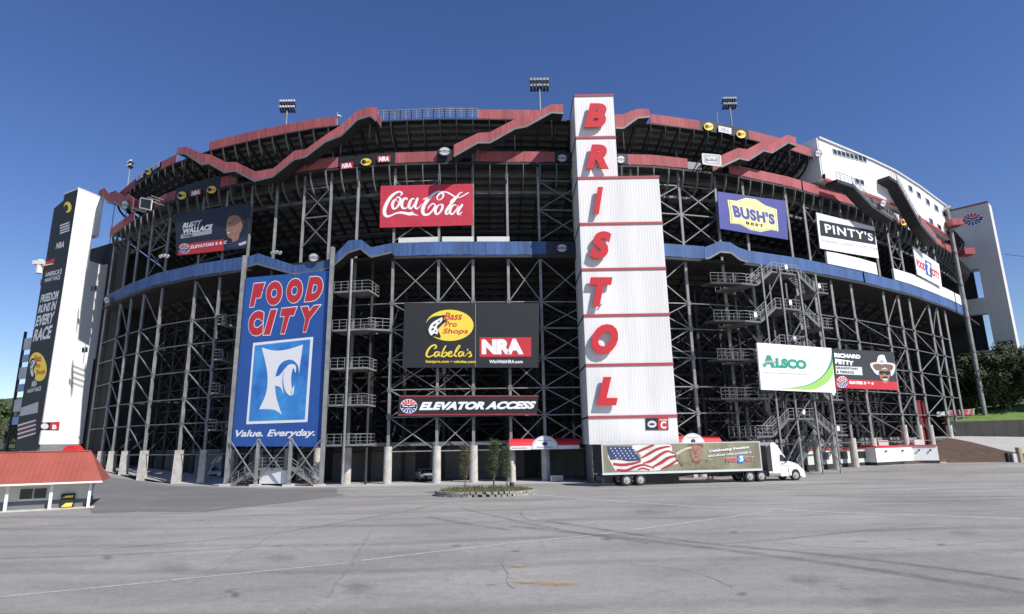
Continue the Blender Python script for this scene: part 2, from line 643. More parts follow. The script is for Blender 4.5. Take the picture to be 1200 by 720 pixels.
gx = [-3000, -1200, -500, -250, -150]+[i*3 for i in range(-40, 50)]+[200, 300, 500, 1200, 3000]
gy = [-300, -100, -40]+[i*3 for i in range(-8, 50)]+[180, 250, 400, 800, 1600, 3000]
mb = MB()
mb.v = [(x, y, gh(x, y)) for y in gy for x in gx]
nx_ = len(gx)
mb.f = [(j*nx_+i, j*nx_+i+1, (j+1)*nx_+i+1, (j+1)*nx_+i) for j in range(len(gy)-1) for i in range(nx_-1)]
o = obj('parking_lot', mb, asph, recalc=False, smooth=True)
o['kind'] = 'structure'
def sheet(name, pts, m, h=.004, kind='structure'):
    """flat marking or patch laid just above the ground, from plan points"""
    mb = MB()
    mb.add([(p[0], p[1], gh(p[0], p[1])+h) for p in pts], [tuple(range(len(pts)))])
    o = obj(name, mb, m, recalc=False)
    if o.data.polygons[0].normal.z < 0:
        o.data.flip_normals()
    o['kind'] = kind
    return o
def gp(x, y):
    p = atz(x, y, 0)
    return (p.x, p.y)
dark_asph = mat('newer dark asphalt', (.155, .15, .145), .9, 0, .22, .25, .01, 30, stretch=(.4, 1, 1))
sheet('dark_asphalt_patch', [gp(*p) for p in ((108, 602), (104, 594), (113, 566.5), (200, 569.5), (262, 571.5), (330, 573), (395, 572.5), (395, 578), (405, 580.5), (330, 590), (240, 600), (170, 600))], dark_asph, .006)
walk_m = mat('pale concrete apron', (.40, .395, .38), .9, 0, .15, .3, .01, 12, stretch=(.3, 1, 1))
apron = [gp(*p) for p in ((113, 564), (200, 566.8), (262, 569.8), (330, 571), (400, 570.6), (460, 570), (520, 569), (600, 567.5), (680, 566))]
apron_b = [(p[0], p[1]+9) for p in apron[::-1]]
sheet('concrete_apron', apron+apron_b, walk_m, .003)
paint = mat('worn white road paint', (.56, .56, .54), .8, col2=(.30, .30, .295), vscale=2.2)
paint_f = mat('faded road paint', (.36, .36, .35), .85, col2=(.26, .26, .255), vscale=1.3)
def line_px(pts, w, m=None, h=.008):
    q = [Vector(gp(*p)) for p in pts]
    for a, b in zip(q, q[1:]):
        t = (b-a).normalized()
        n = Vector((-t.y, t.x))*w/2
        sheet('painted_line', [a-n, b-n, b+n, a+n], m or paint, h)
line_px([(0, 700), (195, 681)], .13)
line_px([(201, 680), (408, 660)], .12)
line_px([(424, 657), (600, 636.5), (690, 628)], .13)
line_px([(690, 628), (905, 599.5)], .13)
line_px([(628, 580), (700, 586), (820, 594)], .22)
line_px([(820, 594), (1000, 601.5), (1200, 608.5)], .22)
line_px([(425, 607), (600, 592)], .13, paint_f)
line_px([(815, 584.5), (908, 587.5)], .12, paint_f)
line_px([(980, 586.5), (1115, 588.5)], .12, paint_f)
line_px([(0, 628), (75, 624)], .25, paint_f)
line_px([(60, 616), (148, 614.5)], .18, paint_f)
for a, b in (((3, 614), (42, 607)), ((80, 608.5), (113, 602)), ((145, 604), (169, 598)), ((215, 602), (262, 594))):
    line_px([a, b], .1, paint_f)
line_px([(110, 606), (138, 604.5)], .12, mat('faded yellow paint', (.42, .38, .27), .85, col2=(.29, .28, .25), vscale=1.2))
def soft_mat(name, col, strength, nscale=.6, radial=False):
    """worn film on the asphalt: opaque in the middle, fading out at its edges"""
    m = bpy.data.materials.new(name)
    m.use_nodes = True
    n, l = m.node_tree.nodes, m.node_tree.links
    b = n['Principled BSDF']
    b.inputs['Base Color'].default_value = (*col, 1)
    b.inputs['Roughness'].default_value = .85
    uv = n.new('ShaderNodeUVMap')
    uv.uv_map = 'uv'
    sp = n.new('ShaderNodeSeparateXYZ')
    l.new(uv.outputs[0], sp.inputs[0])
    r = n.new('ShaderNodeMapRange')
    r.interpolation_type = 'SMOOTHSTEP'
    r.inputs['From Min'].default_value = 1
    r.inputs['From Max'].default_value = .1
    l.new(sp.outputs[1], r.inputs['Value'])
    g = n.new('ShaderNodeNewGeometry')
    t = n.new('ShaderNodeTexNoise')
    t.inputs['Scale'].default_value = nscale
    t.inputs['Detail'].default_value = 7
    t.inputs['Roughness'].default_value = .7
    l.new(g.outputs['Position'], t.inputs['Vector'])
    r2 = n.new('ShaderNodeMapRange')
    r2.inputs['From Min'].default_value = .36
    r2.inputs['From Max'].default_value = .62
    r2.inputs['To Max'].default_value = strength
    r2.inputs['To Min'].default_value = strength*.25
    l.new(t.outputs[0], r2.inputs['Value'])
    mu = n.new('ShaderNodeMath')
    mu.operation = 'MULTIPLY'
    l.new(r.outputs[0], mu.inputs[0])
    l.new(r2.outputs[0], mu.inputs[1])
    l.new(mu.outputs[0], b.inputs['Alpha'])
    return m
def soft_sheet(name, rows, ts, m):
    """rows of points across; ts = distance from the middle 0..1 for each column"""
    nn_ = len(ts)
    mb = MB()
    mb.v = [tuple(p) for r in rows for p in r]
    mb.f = [(j*nn_+i, j*nn_+i+1, (j+1)*nn_+i+1, (j+1)*nn_+i) for j in range(len(rows)-1) for i in range(nn_-1)]
    o = obj(name, mb, m, recalc=False)
    uvl = o.data.uv_layers.new(name='uv')
    for lp in o.data.loops:
        uvl.data[lp.index].uv = (0, ts[lp.vertex_index % nn_])
    if o.data.polygons[0].normal.z < 0:
        o.data.flip_normals()
    o['kind'] = 'structure'
    return o
mk1 = soft_mat('tyre drag mark', (.12, .118, .112), .38, .8)
mk2 = soft_mat('faint tyre mark', (.15, .148, .14), .32, .9)
hh_ = .012
for pts, w, m in (([(600, 617), (750, 633), (900, 651), (1050, 672), (1200, 696)], 1.0, mk1), ([(640, 611), (800, 634), (950, 649), (1100, 666), (1200, 680)], .7, mk1), ([(540, 596), (640, 618), (760, 637)], .6, mk2),
                  ([(120, 644), (300, 628), (440, 606), (520, 590)], .4, mk1), ([(700, 626), (850, 637), (1010, 623), (1200, 615)], .25, mk2), ([(500, 606), (545, 614), (600, 622)], .8, mk2),
                  ([(1010, 577), (1120, 574), (1200, 573)], .7, mk1), ([(930, 581), (1060, 583), (1200, 582)], .8, mk2), ([(700, 575), (850, 572), (1000, 566)], .8, mk2), ([(0, 655), (150, 650), (330, 640)], .5, mk2),
                  ([(820, 640), (960, 628), (1100, 612)], .2, mk2), ([(610, 600), (616, 608), (640, 613), (700, 616)], .2, mk1)):
    c = catmull(pts, 8)
    q = [Vector(gp(*p)) for p in c]
    rows = []
    hh_ += .001
    for i, p in enumerate(q):
        t = (q[min(i+1, len(q)-1)]-q[max(i-1, 0)]).normalized()
        nn = Vector((-t.y, t.x))*w/2
        rows.append([Vector((p.x+nn.x*k, p.y+nn.y*k, gh(p.x, p.y)+hh_)) for k in (-1, 0, 1)])
    soft_sheet('tyre_mark', rows, (1, 0, 1), m)
def blob(name, cx, cy, rx, ry, m, h=.03):
    c = Vector(gp(cx, cy))
    ring = [Vector(gp(*p)) for p in circ(cx, cy, rx, ry, 18)]
    rows = [[Vector((c.x, c.y, h)), Vector((p.x, p.y, h))] for p in ring+ring[:1]]
    return soft_sheet(name, rows, (0, 1), m)
crk = mat('tar sealed crack', (.17, .165, .155), .8, col2=(.25, .245, .23), vscale=3)
for pts, w in (([(385, 700), (405, 672), (418, 652), (432, 628), (450, 600)], .09), ([(215, 690), (270, 655), (312, 632), (345, 615)], .05), ([(600, 690), (590, 650), (640, 640)], .03), ([(900, 636), (1000, 643), (1100, 640), (1200, 632)], .04), ([(700, 560+100), (800, 668), (860, 690)], .03)):
    c = catmull(pts, 7)
    q = [Vector(gp(*p))+Vector((random.uniform(-.08, .08), random.uniform(-.05, .05))) for p in c]
    mb = MB()
    for i in range(len(q)):
        t = (q[min(i+1, len(q)-1)]-q[max(i-1, 0)]).normalized()
        ww = w*random.uniform(.3, 1)
        nn = Vector((-t.y, t.x))*ww/2
        for s_ in (1, -1):
            p = q[i]+nn*s_
            mb.v.append((p.x, p.y, gh(p.x, p.y)+.010))
    mb.f = [(2*i, 2*i+1, 2*i+3, 2*i+2) for i in range(len(q)-1)]
    o = obj('pavement_crack', mb, crk, recalc=False)
    if o.data.polygons[0].normal.z < 0:
        o.data.flip_normals()
    o['kind'] = 'structure'
ysm = soft_mat('faded orange paint smear', (.50, .33, .13), .95, 1.5)
oil = soft_mat('oil stain', (.11, .108, .104), .5, 1.2)
blob('paint_smear', 652, 684, 34, 4.2, ysm)
blob('paint_smear', 618, 683, 22, 2.6, ysm, .032)
blob('paint_smear', 609, 664, 14, 2.2, ysm)
for cx_, cy_, rx_, ry_ in ((126, 654, 9, 4), (276, 698, 8, 5), (712, 632, 10, 3.2), (860, 624, 8, 2), (535, 640, 9, 2), (1104, 639, 9, 2.2), (870, 697, 9, 3), (420, 690, 30, 12), (950, 680, 40, 9), (1030, 705, 30, 8), (200, 665, 40, 9), (760, 600, 30, 4), (1130, 625, 28, 4), (330, 655, 26, 7)):
    blob('oil_stain', cx_, cy_, rx_, ry_, oil if rx_ < 15 else mk2, .026+rx_*.0001)
sheet('manhole_cover', [gp(*p) for p in circ(605, 645.5, 6, 1.3, 14)], crk, .009)

# ------------------------------------------------------------------ the grandstand
GS = thing('grandstand', 'huge oval speedway grandstand on steel columns with red and blue fabric bands', 'grandstand', (0, 67, 0))
def interp(tab, x):
    if x <= tab[0][0]:
        return tab[0][1]
    for (a, ya), (b, yb) in zip(tab, tab[1:]):
        if x <= b:
            return ya+(yb-ya)*(x-a)/(b-a)
    return tab[-1][1]
Y_RED = [(110, 300), (140, 275), (180, 246), (205, 233), (260, 215), (345, 199), (400, 191), (470, 184), (600, 184), (770, 188), (860, 205), (940, 225), (1000, 240), (1060, 262), (1110, 295), (1130, 312)]
Y_BLU = [(110, 356), (125, 349), (165, 335), (200, 325), (240, 318), (290, 309), (380, 300), (460, 292), (600, 291), (770, 293), (830, 296), (1000, 314), (1050, 325), (1130, 357), (1150, 367)]
Y_TOP = [(120, 236), (137, 225), (158, 212), (189, 192), (206, 184), (240, 176), (334, 160), (386, 149), (443, 138), (560, 135), (650, 135), (762, 136), (800, 141), (827, 147), (879, 160), (951, 180), (1020, 200), (1120, 250)]
def fascia(name, x0, x1, tab, z0, z1, off, m, parent=GS, step=14, th=.08, gap=.0):
    n = max(1, round((x1-x0)/step))
    for k in range(n):
        xa, xb = x0+(x1-x0)*k/n, x0+(x1-x0)*(k+1)/n
        a, b = P(xa, interp(tab, xa), off), P(xb, interp(tab, xb), off)
        mb = MB()
        sag = random.uniform(-.04, .04)
        mb.wall(a, b, z0+sag, z1, z0+random.uniform(-.04, .04), z1, th)
        obj(name, mb, m, parent, world=True)
ZR0, ZR1 = 37.3, 38.65
ZB0, ZB1 = 25.55, 27.15
ZT0, ZT1 = 43.0, 44.25
# red bands
for x0, x1 in ((137, 158), (189, 207), (245, 394), (560, 645), (762, 820), (878, 951)):
    fascia('red_top_panel', x0, x1, Y_TOP, ZT0, ZT1, 0, red_f)
for x0, x1 in ((127, 142), (142, 156), (181, 205), (258, 278), (345, 396), (463, 512), (556, 650), (736, 806), (855, 940), (942, 1010), (1010, 1044), (1077, 1116)):
    fascia('red_lower_panel', x0, x1, Y_RED, ZR0, ZR1, 0, red_f)
fascia('dark_lower_panel', 205, 258, Y_RED, ZR0-.3, ZR1+.2, .05, black)
fascia('dark_lower_panel', 396, 463, Y_RED, ZR0, ZR1, .02, black)
fascia('dark_lower_panel', 512, 530, Y_RED, ZR0, ZR1+.1, .02, black)
fascia('dark_lower_panel', 650, 672, Y_RED, ZR0, ZR1, .02, black)
fascia('dark_lower_panel', 720, 736, Y_RED, ZR0, ZR1, .02, black)
fascia('dark_lower_panel', 806, 822, Y_RED, ZR0, ZR1-.4, .02, steel)
fascia('dark_lower_panel', 278, 345, Y_RED, ZR0-.5, ZR0-.2, .02, steel_d)
fascia('dark_lower_panel', 1044, 1077, Y_RED, ZR0, ZR1, .02, red_f)
fascia('dark_top_panel', 158, 189, Y_TOP, ZT0, ZT1, 0, navy)
fascia('dark_top_panel', 820, 878, Y_TOP, ZT0, ZT1, 0, steel_d)
# blue bands
for x0, x1 in ((124, 165), (165, 200), (200, 240), (240, 288), (459, 500), (500, 640), (771, 826), (873, 965), (965, 1010), (1012, 1055), (1055, 1092), (1092, 1132)):
    fascia('blue_panel', x0, x1, Y_BLU, ZB0, ZB1, 0, blue_f)
fascia('dark_blue_band_panel', 640, 676, Y_BLU, ZB0, ZB1, .01, navy)
fascia('seal_backing', 764, 773, Y_BLU, ZB0, ZB1, .01, black)
# blue fabric round the two raised stair heads
def traced_band(name, pts, off, m, parent=GS, depth=0.0, th=.08, floor=None, fmat=None, back=None):
    """pts: (x, y_top, y_bottom); upright fabric panels, and if depth, a floor slab running back under them"""
    for (xa, ta, ba), (xb, tb, bb) in zip(pts, pts[1:]):
        A, B = P(xa, (ta+ba)/2, off), P(xb, (tb+bb)/2, off)
        def zz(p, x, y):
            d = ray(x, y)
            return HC+d.z*math.hypot(p.x, p.y)/math.hypot(d.x, d.y)
        mb = MB()
        mb.wall(A, B, zz(A, xa, ba), zz(A, xa, ta), zz(B, xb, bb), zz(B, xb, tb), th)
        obj(name, mb, m, parent, world=True)
        if depth:
            z0, z1 = zz(A, xa, ba), zz(B, xb, bb)
            t = (B-A)
            t.z = 0
            t.normalize()
            n = Vector((t.y, -t.x, 0))
            a, b = Vector((A.x, A.y, z0)), Vector((B.x, B.y, z1))
            q = [a-n*.1, b-n*.1, b-n*depth, a-n*depth]
            mb = MB()
            up = Vector((0, 0, .16))
            mb.hexa([p-up*.6 for p in q]+[p+up*.4 for p in q])
            obj(floor or 'stair_floor', mb, fmat or steel_d, parent, world=True)
            if back:
                mb = MB()
                h0, h1 = zz(A, xa, ta), zz(B, xb, tb)
                mb.wall(a-n*depth, b-n*depth, z0, h0, z1, h1, .05)
                obj(name, mb, m, parent, world=True)
            # stringer and hanger
            mb = MB()
            mb.bar(a+Vector((0, 0, -.05)), b+Vector((0, 0, -.05)), .10, .22)
            obj('stringer', mb, steel, parent, world=True)
traced_band('blue_panel', [(288, 302, 313), (302, 297, 309), (345, 311, 321), (372, 308, 318), (388, 303, 313), (391, 300, 311), (408, 282, 296), (423, 281, 291), (435, 290, 301), (459, 285, 295.5)], 1.6, blue_f, depth=1.6)
traced_band('blue_panel', [(826, 290, 303), (831, 288, 302), (843, 283, 295), (856, 284, 296), (866, 290, 304), (875, 293, 307)], 1.6, blue_f, depth=1.6)
# cream boxes above the blue band, and the white parapet on the right
for x0, x1 in ((467, 513), (518, 555), (559, 597)):
    fascia('cream_fascia', x0, x1, [(455, 281), (600, 281)], 27.25, 27.95, -.55, cream, step=50, th=.5)
for x0, x1 in ((969, 1026), (1046, 1090), (1090, 1132)):
    fascia('white_parapet', x0, x1, [(965, 300), (1026, 305), (1046, 310), (1090, 330), (1132, 350)], 27.2, 29.0, .1, white, step=22, th=.3)
# railings along the open top
def railing(name, a, b, h, parent, m=None, nb=None, world=True, w=.045, mid=2):
    """guard rail between two 3D points (floor level): posts, rails"""
    m = m or rail_m
    a, b = Vector(a), Vector(b)
    mb = MB()
    L = (b-a).length
    n = nb or max(1, round(L/.9))
    up = Vector((0, 0, h))
    for i in range(n+1):
        p = a.lerp(b, i/n)
        mb.bar(p, p+up, w, w)
    mb.bar(a+up, b+up, w*1.2)
    for k in range(1, mid+1):
        mb.bar(a+up*k/(mid+1), b+up*k/(mid+1), w*.7)
    return obj(name, mb, m, parent, world=world)
xs = list(range(443, 561, 13))
for xa, xb in zip(xs, xs[1:]):
    a, b = P(xa, 138, 0), P(xb, 138, 0)
    a.z = b.z = 43.1
    railing('top_railing', a, b, 1.25, GS, steel_l, w=.07, mid=3)
# decks (undersides rise outwards)
def deck(name, prof, m, k0=0, k1=None):
    k1 = k1 or len(RS)
    mb = MB()
    for k in range(k0, k1):
        for off, z in prof:
            mb.v.append(tuple(roff(k, off, z)))
    n = len(prof)
    mb.f = [(i*n+j, i*n+j+1, (i+1)*n+j+1, (i+1)*n+j) for i in range(k1-k0-1) for j in range(n-1)]
    return obj(name, mb, m, GS, world=True, recalc=False)
def steps(o0, z0, o1, z1, n):
    pr = []
    for i in range(n):
        a = i/n
        b = (i+1)/n
        pr += [(o0+(o1-o0)*a, z0+(z1-z0)*a), (o0+(o1-o0)*b, z0+(z1-z0)*a)]
    return pr+[(o1, z1)]
deck('upper_seating_deck', steps(-.2, 43.0, -10, 36.6, 13), deck_m)
deck('middle_seating_deck', steps(-1.6, 36.9, -28, 21.5, 30), deck_m)
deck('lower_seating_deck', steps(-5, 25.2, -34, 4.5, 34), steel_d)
deck('inner_wall_or_added_backing', [(-34, 5), (-34.1, 0)], dark)  # dark backing added to stop horizon light leaking under the decks
for k in (0, len(RS)-1):       # dark closures added at the bowl ends to block the sky
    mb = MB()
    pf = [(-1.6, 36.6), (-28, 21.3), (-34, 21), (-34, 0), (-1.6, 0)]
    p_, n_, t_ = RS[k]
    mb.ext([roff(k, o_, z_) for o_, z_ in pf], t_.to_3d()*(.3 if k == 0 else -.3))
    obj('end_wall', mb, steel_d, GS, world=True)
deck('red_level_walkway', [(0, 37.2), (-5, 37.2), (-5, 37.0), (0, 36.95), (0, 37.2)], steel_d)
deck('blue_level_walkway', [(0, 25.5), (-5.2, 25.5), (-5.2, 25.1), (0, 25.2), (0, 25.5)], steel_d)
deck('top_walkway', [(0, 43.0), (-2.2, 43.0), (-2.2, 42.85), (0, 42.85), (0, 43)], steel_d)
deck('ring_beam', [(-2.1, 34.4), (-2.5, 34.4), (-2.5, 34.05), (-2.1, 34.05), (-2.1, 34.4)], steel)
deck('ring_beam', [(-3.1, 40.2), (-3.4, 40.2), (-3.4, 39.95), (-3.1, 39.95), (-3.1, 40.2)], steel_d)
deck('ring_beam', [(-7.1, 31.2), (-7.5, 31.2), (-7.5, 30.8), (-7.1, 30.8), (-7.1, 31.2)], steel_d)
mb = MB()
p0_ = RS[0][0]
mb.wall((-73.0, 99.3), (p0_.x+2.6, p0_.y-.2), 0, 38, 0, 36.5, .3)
obj('dark_end_filler', mb, dark, GS, world=True)  # dark filler added to close the sky gap by the corner tower
# curved brackets and rakers, one per two metres: shared meshes
def bracket_mesh(dx, dz, m, nm):
    mb = MB()
    pts = []
    for i in range(7):
        a = pi/2*i/6
        pts.append((-(dx)*(1-sin(a)), dz*(1-cos(a)) if False else -dz*(1-sin(a)**1.6) if False else -dz*cos(a)**1.0))
    for (x0, z0), (x1, z1) in zip(pts, pts[1:]):
        mb.bar((0, x0, z0), (0, x1, z1), .09, .30)
    return mesh_of(nm, mb, m)
br1 = bracket_mesh(2.3, 2.9, steel, 'bracket')
br2 = bracket_mesh(3.3, 2.9, steel_d, 'bracket')
def rib_mesh(p0, p1, w, d, m, nm):
    mb = MB()
    mb.bar((0, p0[0], p0[1]), (0, p1[0], p1[1]), w, d)
    return mesh_of(nm, mb, m)
rk1 = rib_mesh((-.3, 42.6), (-9.8, 36.2), .12, .45, steel_d, 'rib')
rk2 = rib_mesh((-2.2, 36.0), (-27, 21.5), .16, .6, steel_d, 'rib')
rk3 = rib_mesh((-5, 24.6), (-33, 4.4), .16, .6, steel_d, 'rib')
for k, (p, n, t) in enumerate(RS):
    rz = math.atan2(-n.x, n.y)+pi     # local -y points outward
    rz = math.atan2(n.y, n.x)-pi/2    # local +y points outward
    L = Vector((p.x, p.y, 0))-GS.location
    place('bracket', br1, GS, L+Vector((0, 0, 37.0)), (0, 0, rz))
    place('bracket', br2, GS, L+Vector((0, 0, 42.85)), (0, 0, rz))
    place('rib', rk1, GS, L, (0, 0, rz))
    place('rib', rk2, GS, L, (0, 0, rz))
    if k % 2 == 0:
        place('rib', rk3, GS, L, (0, 0, rz)).name = 'lower_rib'
# outer columns at surveyed places
CO = [(105, 509), (121, 520), (134, 517), (148, 526), (170, 524), (210, 530), (244, 484), (272, 520), (320, 302), (353, 296), (385, 292), (418, 277), (455, 520), (512, 520), (555, 520), (599, 520),
      (639, 520), (690, 300), (745, 300), (798, 250), (838, 222), (873, 250), (921, 237), (942, 247), (998, 513), (1026, 540), (1062, 522), (1078, 511), (1091, 511), (1108, 478), (1119, 487), (1127, 481)]
TZ = [P(600, y, -.8).z for y in (527, 487, 455, 420, 385, 354, 303)]
cols = []
for i, (x, y) in enumerate(CO):
    p = P(x, y, -.8)
    g = gh(p.x, p.y)
    left = x < 260
    ztop = 35.6
    cols.append((p.x, p.y))
    hidden_low = 315 < x < 450
    zb = 3.9
    if x > 1060:
        zb = 5.6
    beam('column', GS, (p.x, p.y, zb), (p.x, p.y, 25.2), .30, steel_l if not hidden_low else steel, kind='hcol')
    beam('column', GS, (p.x, p.y, 25.2), (p.x, p.y, ztop), .27, steel_l, kind='hcol')
    beam('column', GS, (p.x, p.y, ztop), (p.x, p.y, 37.0), .3, steel)
    if i % 2 == 0 or x > 700:
        q = P(x, y, -3.2)
        beam('upper_post', GS, (q.x, q.y, 37.2), (q.x, q.y, 41.6), .26, steel)
    mb = MB()
    rr = .46
    if left:
        mb.hexa([(p.x-.44, p.y-.4, g-.2), (p.x+.44, p.y-.4, g-.2), (p.x+.44, p.y+.4, g-.2), (p.x-.44, p.y+.4, g-.2), (p.x-.36, p.y-.34, zb), (p.x+.36, p.y-.34, zb), (p.x+.36, p.y+.34, zb), (p.x-.36, p.y+.34, zb)])
    else:
        mb.tube((p.x, p.y, g-.2), (p.x, p.y, zb), rr, 14, rr*.95)
    obj('pedestal', mb, conc, GS, world=True)
def tangent(p, q):
    return (Vector(q)-Vector(p)).normalized()
ctype = {}
for i in range(len(cols)-1):
    x = CO[i][0]
    a, b = cols[i], cols[i+1]
    mode = 'H'
    if i in (1, 3, 5):
        mode = 'D'
    elif i in (12, 13, 15, 16, 18):
        mode = 'X'
    elif i in (17,):
        mode = 'H'
    elif i in (26, 28, 29):
        mode = 'Z'
    elif i in (24, 25, 27):
        mode = 'K'
    for j in range(len(TZ)):
        z = TZ[j]
        if 8 <= i <= 11 and j < 4:
            continue
        if i in (20, 21, 22) and j in (1, 2, 3, 4):
            continue
        beam('cross_beam', GS, (*a, z), (*b, z), .12, steel if mode != 'X' else steel_l)
    for j in range(len(TZ)-1):
        z0, z1 = TZ[j], TZ[j+1]
        w = .10
        if mode == 'D':
            beam('brace', GS, (*a, z1), (*b, z0), .12, steel_l)
        elif mode == 'X':
            beam('brace', GS, (*a, z0), (*b, z1), w, steel_l)
            beam('brace', GS, (*a, z1), (*b, z0), w, steel_l)
        elif mode == 'Z':
            zm = (z0+z1)/2
            if j % 2:
                beam('brace', GS, (*a, z0), (*b, z1), w, steel_l)
            else:
                beam('brace', GS, (*b, z0), (*a, z1), w, steel_l)
        elif mode == 'K' and j % 2 == 0:
            beam('brace', GS, (*b, z0+1), (*a, z1), w, steel)
    # between the blue and red levels
    zz_ = (27.0, 31.0, 35.2)
    if i in (12, 16, 18, 19, 9, 5, 3, 23, 25, 27, 29):
        for z0, z1 in ((27.6, 31.4), (31.4, 35.2)):
            beam('brace', GS, (*a, z0), (*b, z1), .12, steel)
            beam('brace', GS, (*a, z1), (*b, z0), .12, steel)
            beam('cross_beam', GS, (*a, z1), (*b, z1), .14, steel)
gus = mesh_of('gusset_plate', MB().box(-.24, -.03, -.24, .24, .0, .24), steel)
for i in range(1, len(cols)-1):
    if not (CO[i][0] < 260 or 450 < CO[i][0] < 660 or CO[i][0] > 790):
        continue
    p = Vector(cols[i])
    t = (Vector(cols[i+1])-Vector(cols[i-1])).normalized()
    n = Vector((t.y, -t.x))
    for z in TZ:
        if CO[i][0] > 1060 and z < 5.6:
            continue
        q = p+n*.17
        place('gusset_plate', gus, GS, Vector((q.x, q.y, z))-GS.location, (0, 0, math.atan2(t.y, t.x)))
# inner column rows with their lattice, shade put into their dark colour
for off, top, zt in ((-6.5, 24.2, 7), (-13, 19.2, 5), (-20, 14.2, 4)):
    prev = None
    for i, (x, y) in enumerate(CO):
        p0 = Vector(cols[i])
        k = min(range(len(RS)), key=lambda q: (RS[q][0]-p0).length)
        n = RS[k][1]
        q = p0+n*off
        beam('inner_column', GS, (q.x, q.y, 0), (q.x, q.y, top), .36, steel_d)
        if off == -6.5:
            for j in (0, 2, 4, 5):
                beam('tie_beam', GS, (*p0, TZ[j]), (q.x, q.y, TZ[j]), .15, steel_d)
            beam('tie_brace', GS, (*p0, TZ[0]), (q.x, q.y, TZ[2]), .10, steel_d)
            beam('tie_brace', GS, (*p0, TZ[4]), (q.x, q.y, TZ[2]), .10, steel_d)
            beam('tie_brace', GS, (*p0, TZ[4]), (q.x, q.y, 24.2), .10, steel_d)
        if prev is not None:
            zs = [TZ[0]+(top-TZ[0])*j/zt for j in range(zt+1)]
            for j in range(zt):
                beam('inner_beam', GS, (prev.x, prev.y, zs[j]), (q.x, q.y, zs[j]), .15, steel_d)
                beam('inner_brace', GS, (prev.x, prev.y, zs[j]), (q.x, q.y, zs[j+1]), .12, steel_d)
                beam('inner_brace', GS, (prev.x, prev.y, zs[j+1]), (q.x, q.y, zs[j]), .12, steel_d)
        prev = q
# block wall standing in the shade behind the pedestals
for k in range(0, len(RS)-1):
    a, b = roff(k, -8.5, 0), roff(k+1, -8.5, 0)
    mb = MB()
    mb.wall(a, b, 0, 3.9+.0, 0, 3.9, .3)
    obj('back_wall_panel', mb, block if k % 7 else steel_d, GS, world=True)
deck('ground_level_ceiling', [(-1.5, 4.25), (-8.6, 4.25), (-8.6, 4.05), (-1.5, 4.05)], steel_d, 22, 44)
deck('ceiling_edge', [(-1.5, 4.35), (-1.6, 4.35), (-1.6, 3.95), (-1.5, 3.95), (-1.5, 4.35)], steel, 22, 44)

# red clad zigzag stairs up to the top level
STAIRS = [
 ('left', [(115.6, 224, 229), (121.5, 220, 231), (128, 228, 238), (135, 224, 237), (145.7, 231, 244), (149, 227, 241), (156, 233, 245)], 2.0),
 ('v', [(207.5, 173, 180), (218, 172, 180), (236.6, 180, 192.5), (246, 181, 191.5), (264, 190, 202), (276, 190, 200), (299, 201, 212), (320, 197.5, 207), (345, 176.5, 187), (358, 175, 184), (381.7, 158, 166), (400, 146, 159), (419, 129.5, 140), (434, 125.5, 135.5), (441.6, 126.5, 141.5)], 1.9),
 ('mid', [(531.7, 170, 183), (560, 156, 167), (574, 155, 167), (603, 140, 150.7), (616.7, 138, 148), (646, 122.3, 131.7), (660, 122.3, 132.7)], 2.4),
 ('right', [(721, 134, 149.7), (730, 134, 150), (747, 127.7, 138), (761, 127.7, 136.7)], 1.9),
 ('far right', [(844.5, 182.6, 195.4), (865.6, 173.4, 185.6), (876, 175, 188), (894, 165.7, 176.5), (904, 169, 179), (923, 158, 167), (933, 161, 171)], 1.9)]
for nm, pts, off in STAIRS:
    fine = []
    for a, b in zip(pts, pts[1:]):
        k = max(1, round((b[0]-a[0])/15))
        for i in range(k):
            fine.append(tuple(a[c]+(b[c]-a[c])*i/k for c in range(3)))
    fine.append(pts[-1])
    c = P(pts[0][0], pts[0][1], off)
    e = place('stair_enclosure', None, GS, Vector((c.x, c.y, 37.2))-GS.location)
    traced_band('red_panel', fine, off, red_f, parent=e, depth=1.7, back=True)
    for x, t_, b_ in pts[1:-1:2]:
        q = P(x, b_, off-.9)
        r_ = P(x, b_, -1)
        beam('hanger', GS, (r_.x, r_.y, q.z-2.0), (q.x, q.y, q.z-.1), .12, steel)

# ------------------------------------------------------------------ the tall white sign tower
YT = 62.9
def tz(x, y, Y=YT):
    return aty(x, y, Y).z
X0, X1, X2 = 7.64, 12.18, 16.76
ztop = tz(695, 112)
zmid = tz(740, 210)
zb_ = tz(700, 521)
BT = thing('sign_tower', 'tall white metal clad elevator tower with big red letters down its front', 'tower', ((X0+X2)/2, YT+3, 0))
bz = BT.location
DEP = 6.4
clad = mat('ribbed white cladding', (.74, .73, .71), .5, 0, .14, .35, streak=True)
clad_s = clad
def ribbed(mb, x0, x1, z0, z1, Y, pitch=.30, d=.007):
    """ribbed sheet facing -y"""
    x = x0
    pr = [(x0, Y)]
    while x < x1-pitch:
        pr += [(x+pitch*.55, Y), (x+pitch*.65, Y-d), (x+pitch*.9, Y-d), (x+pitch, Y)]
        x += pitch
    pr.append((x1, Y))
    vs = [(a, b, z0) for a, b in pr]+[(a, b, z1) for a, b in pr]
    n = len(pr)
    mb.add(vs, [(i, i+1, i+1+n, i+n) for i in range(n-1)])
ys = [112, 161.5, 208.8]
zs_up = [ztop, tz(695, 161.5), tz(695, 208.8)]
zs_lo = [tz(700, 208.8), tz(700, 262.7), tz(700, 316), tz(700, 370), tz(700, 428), tz(700, 489), zb_]
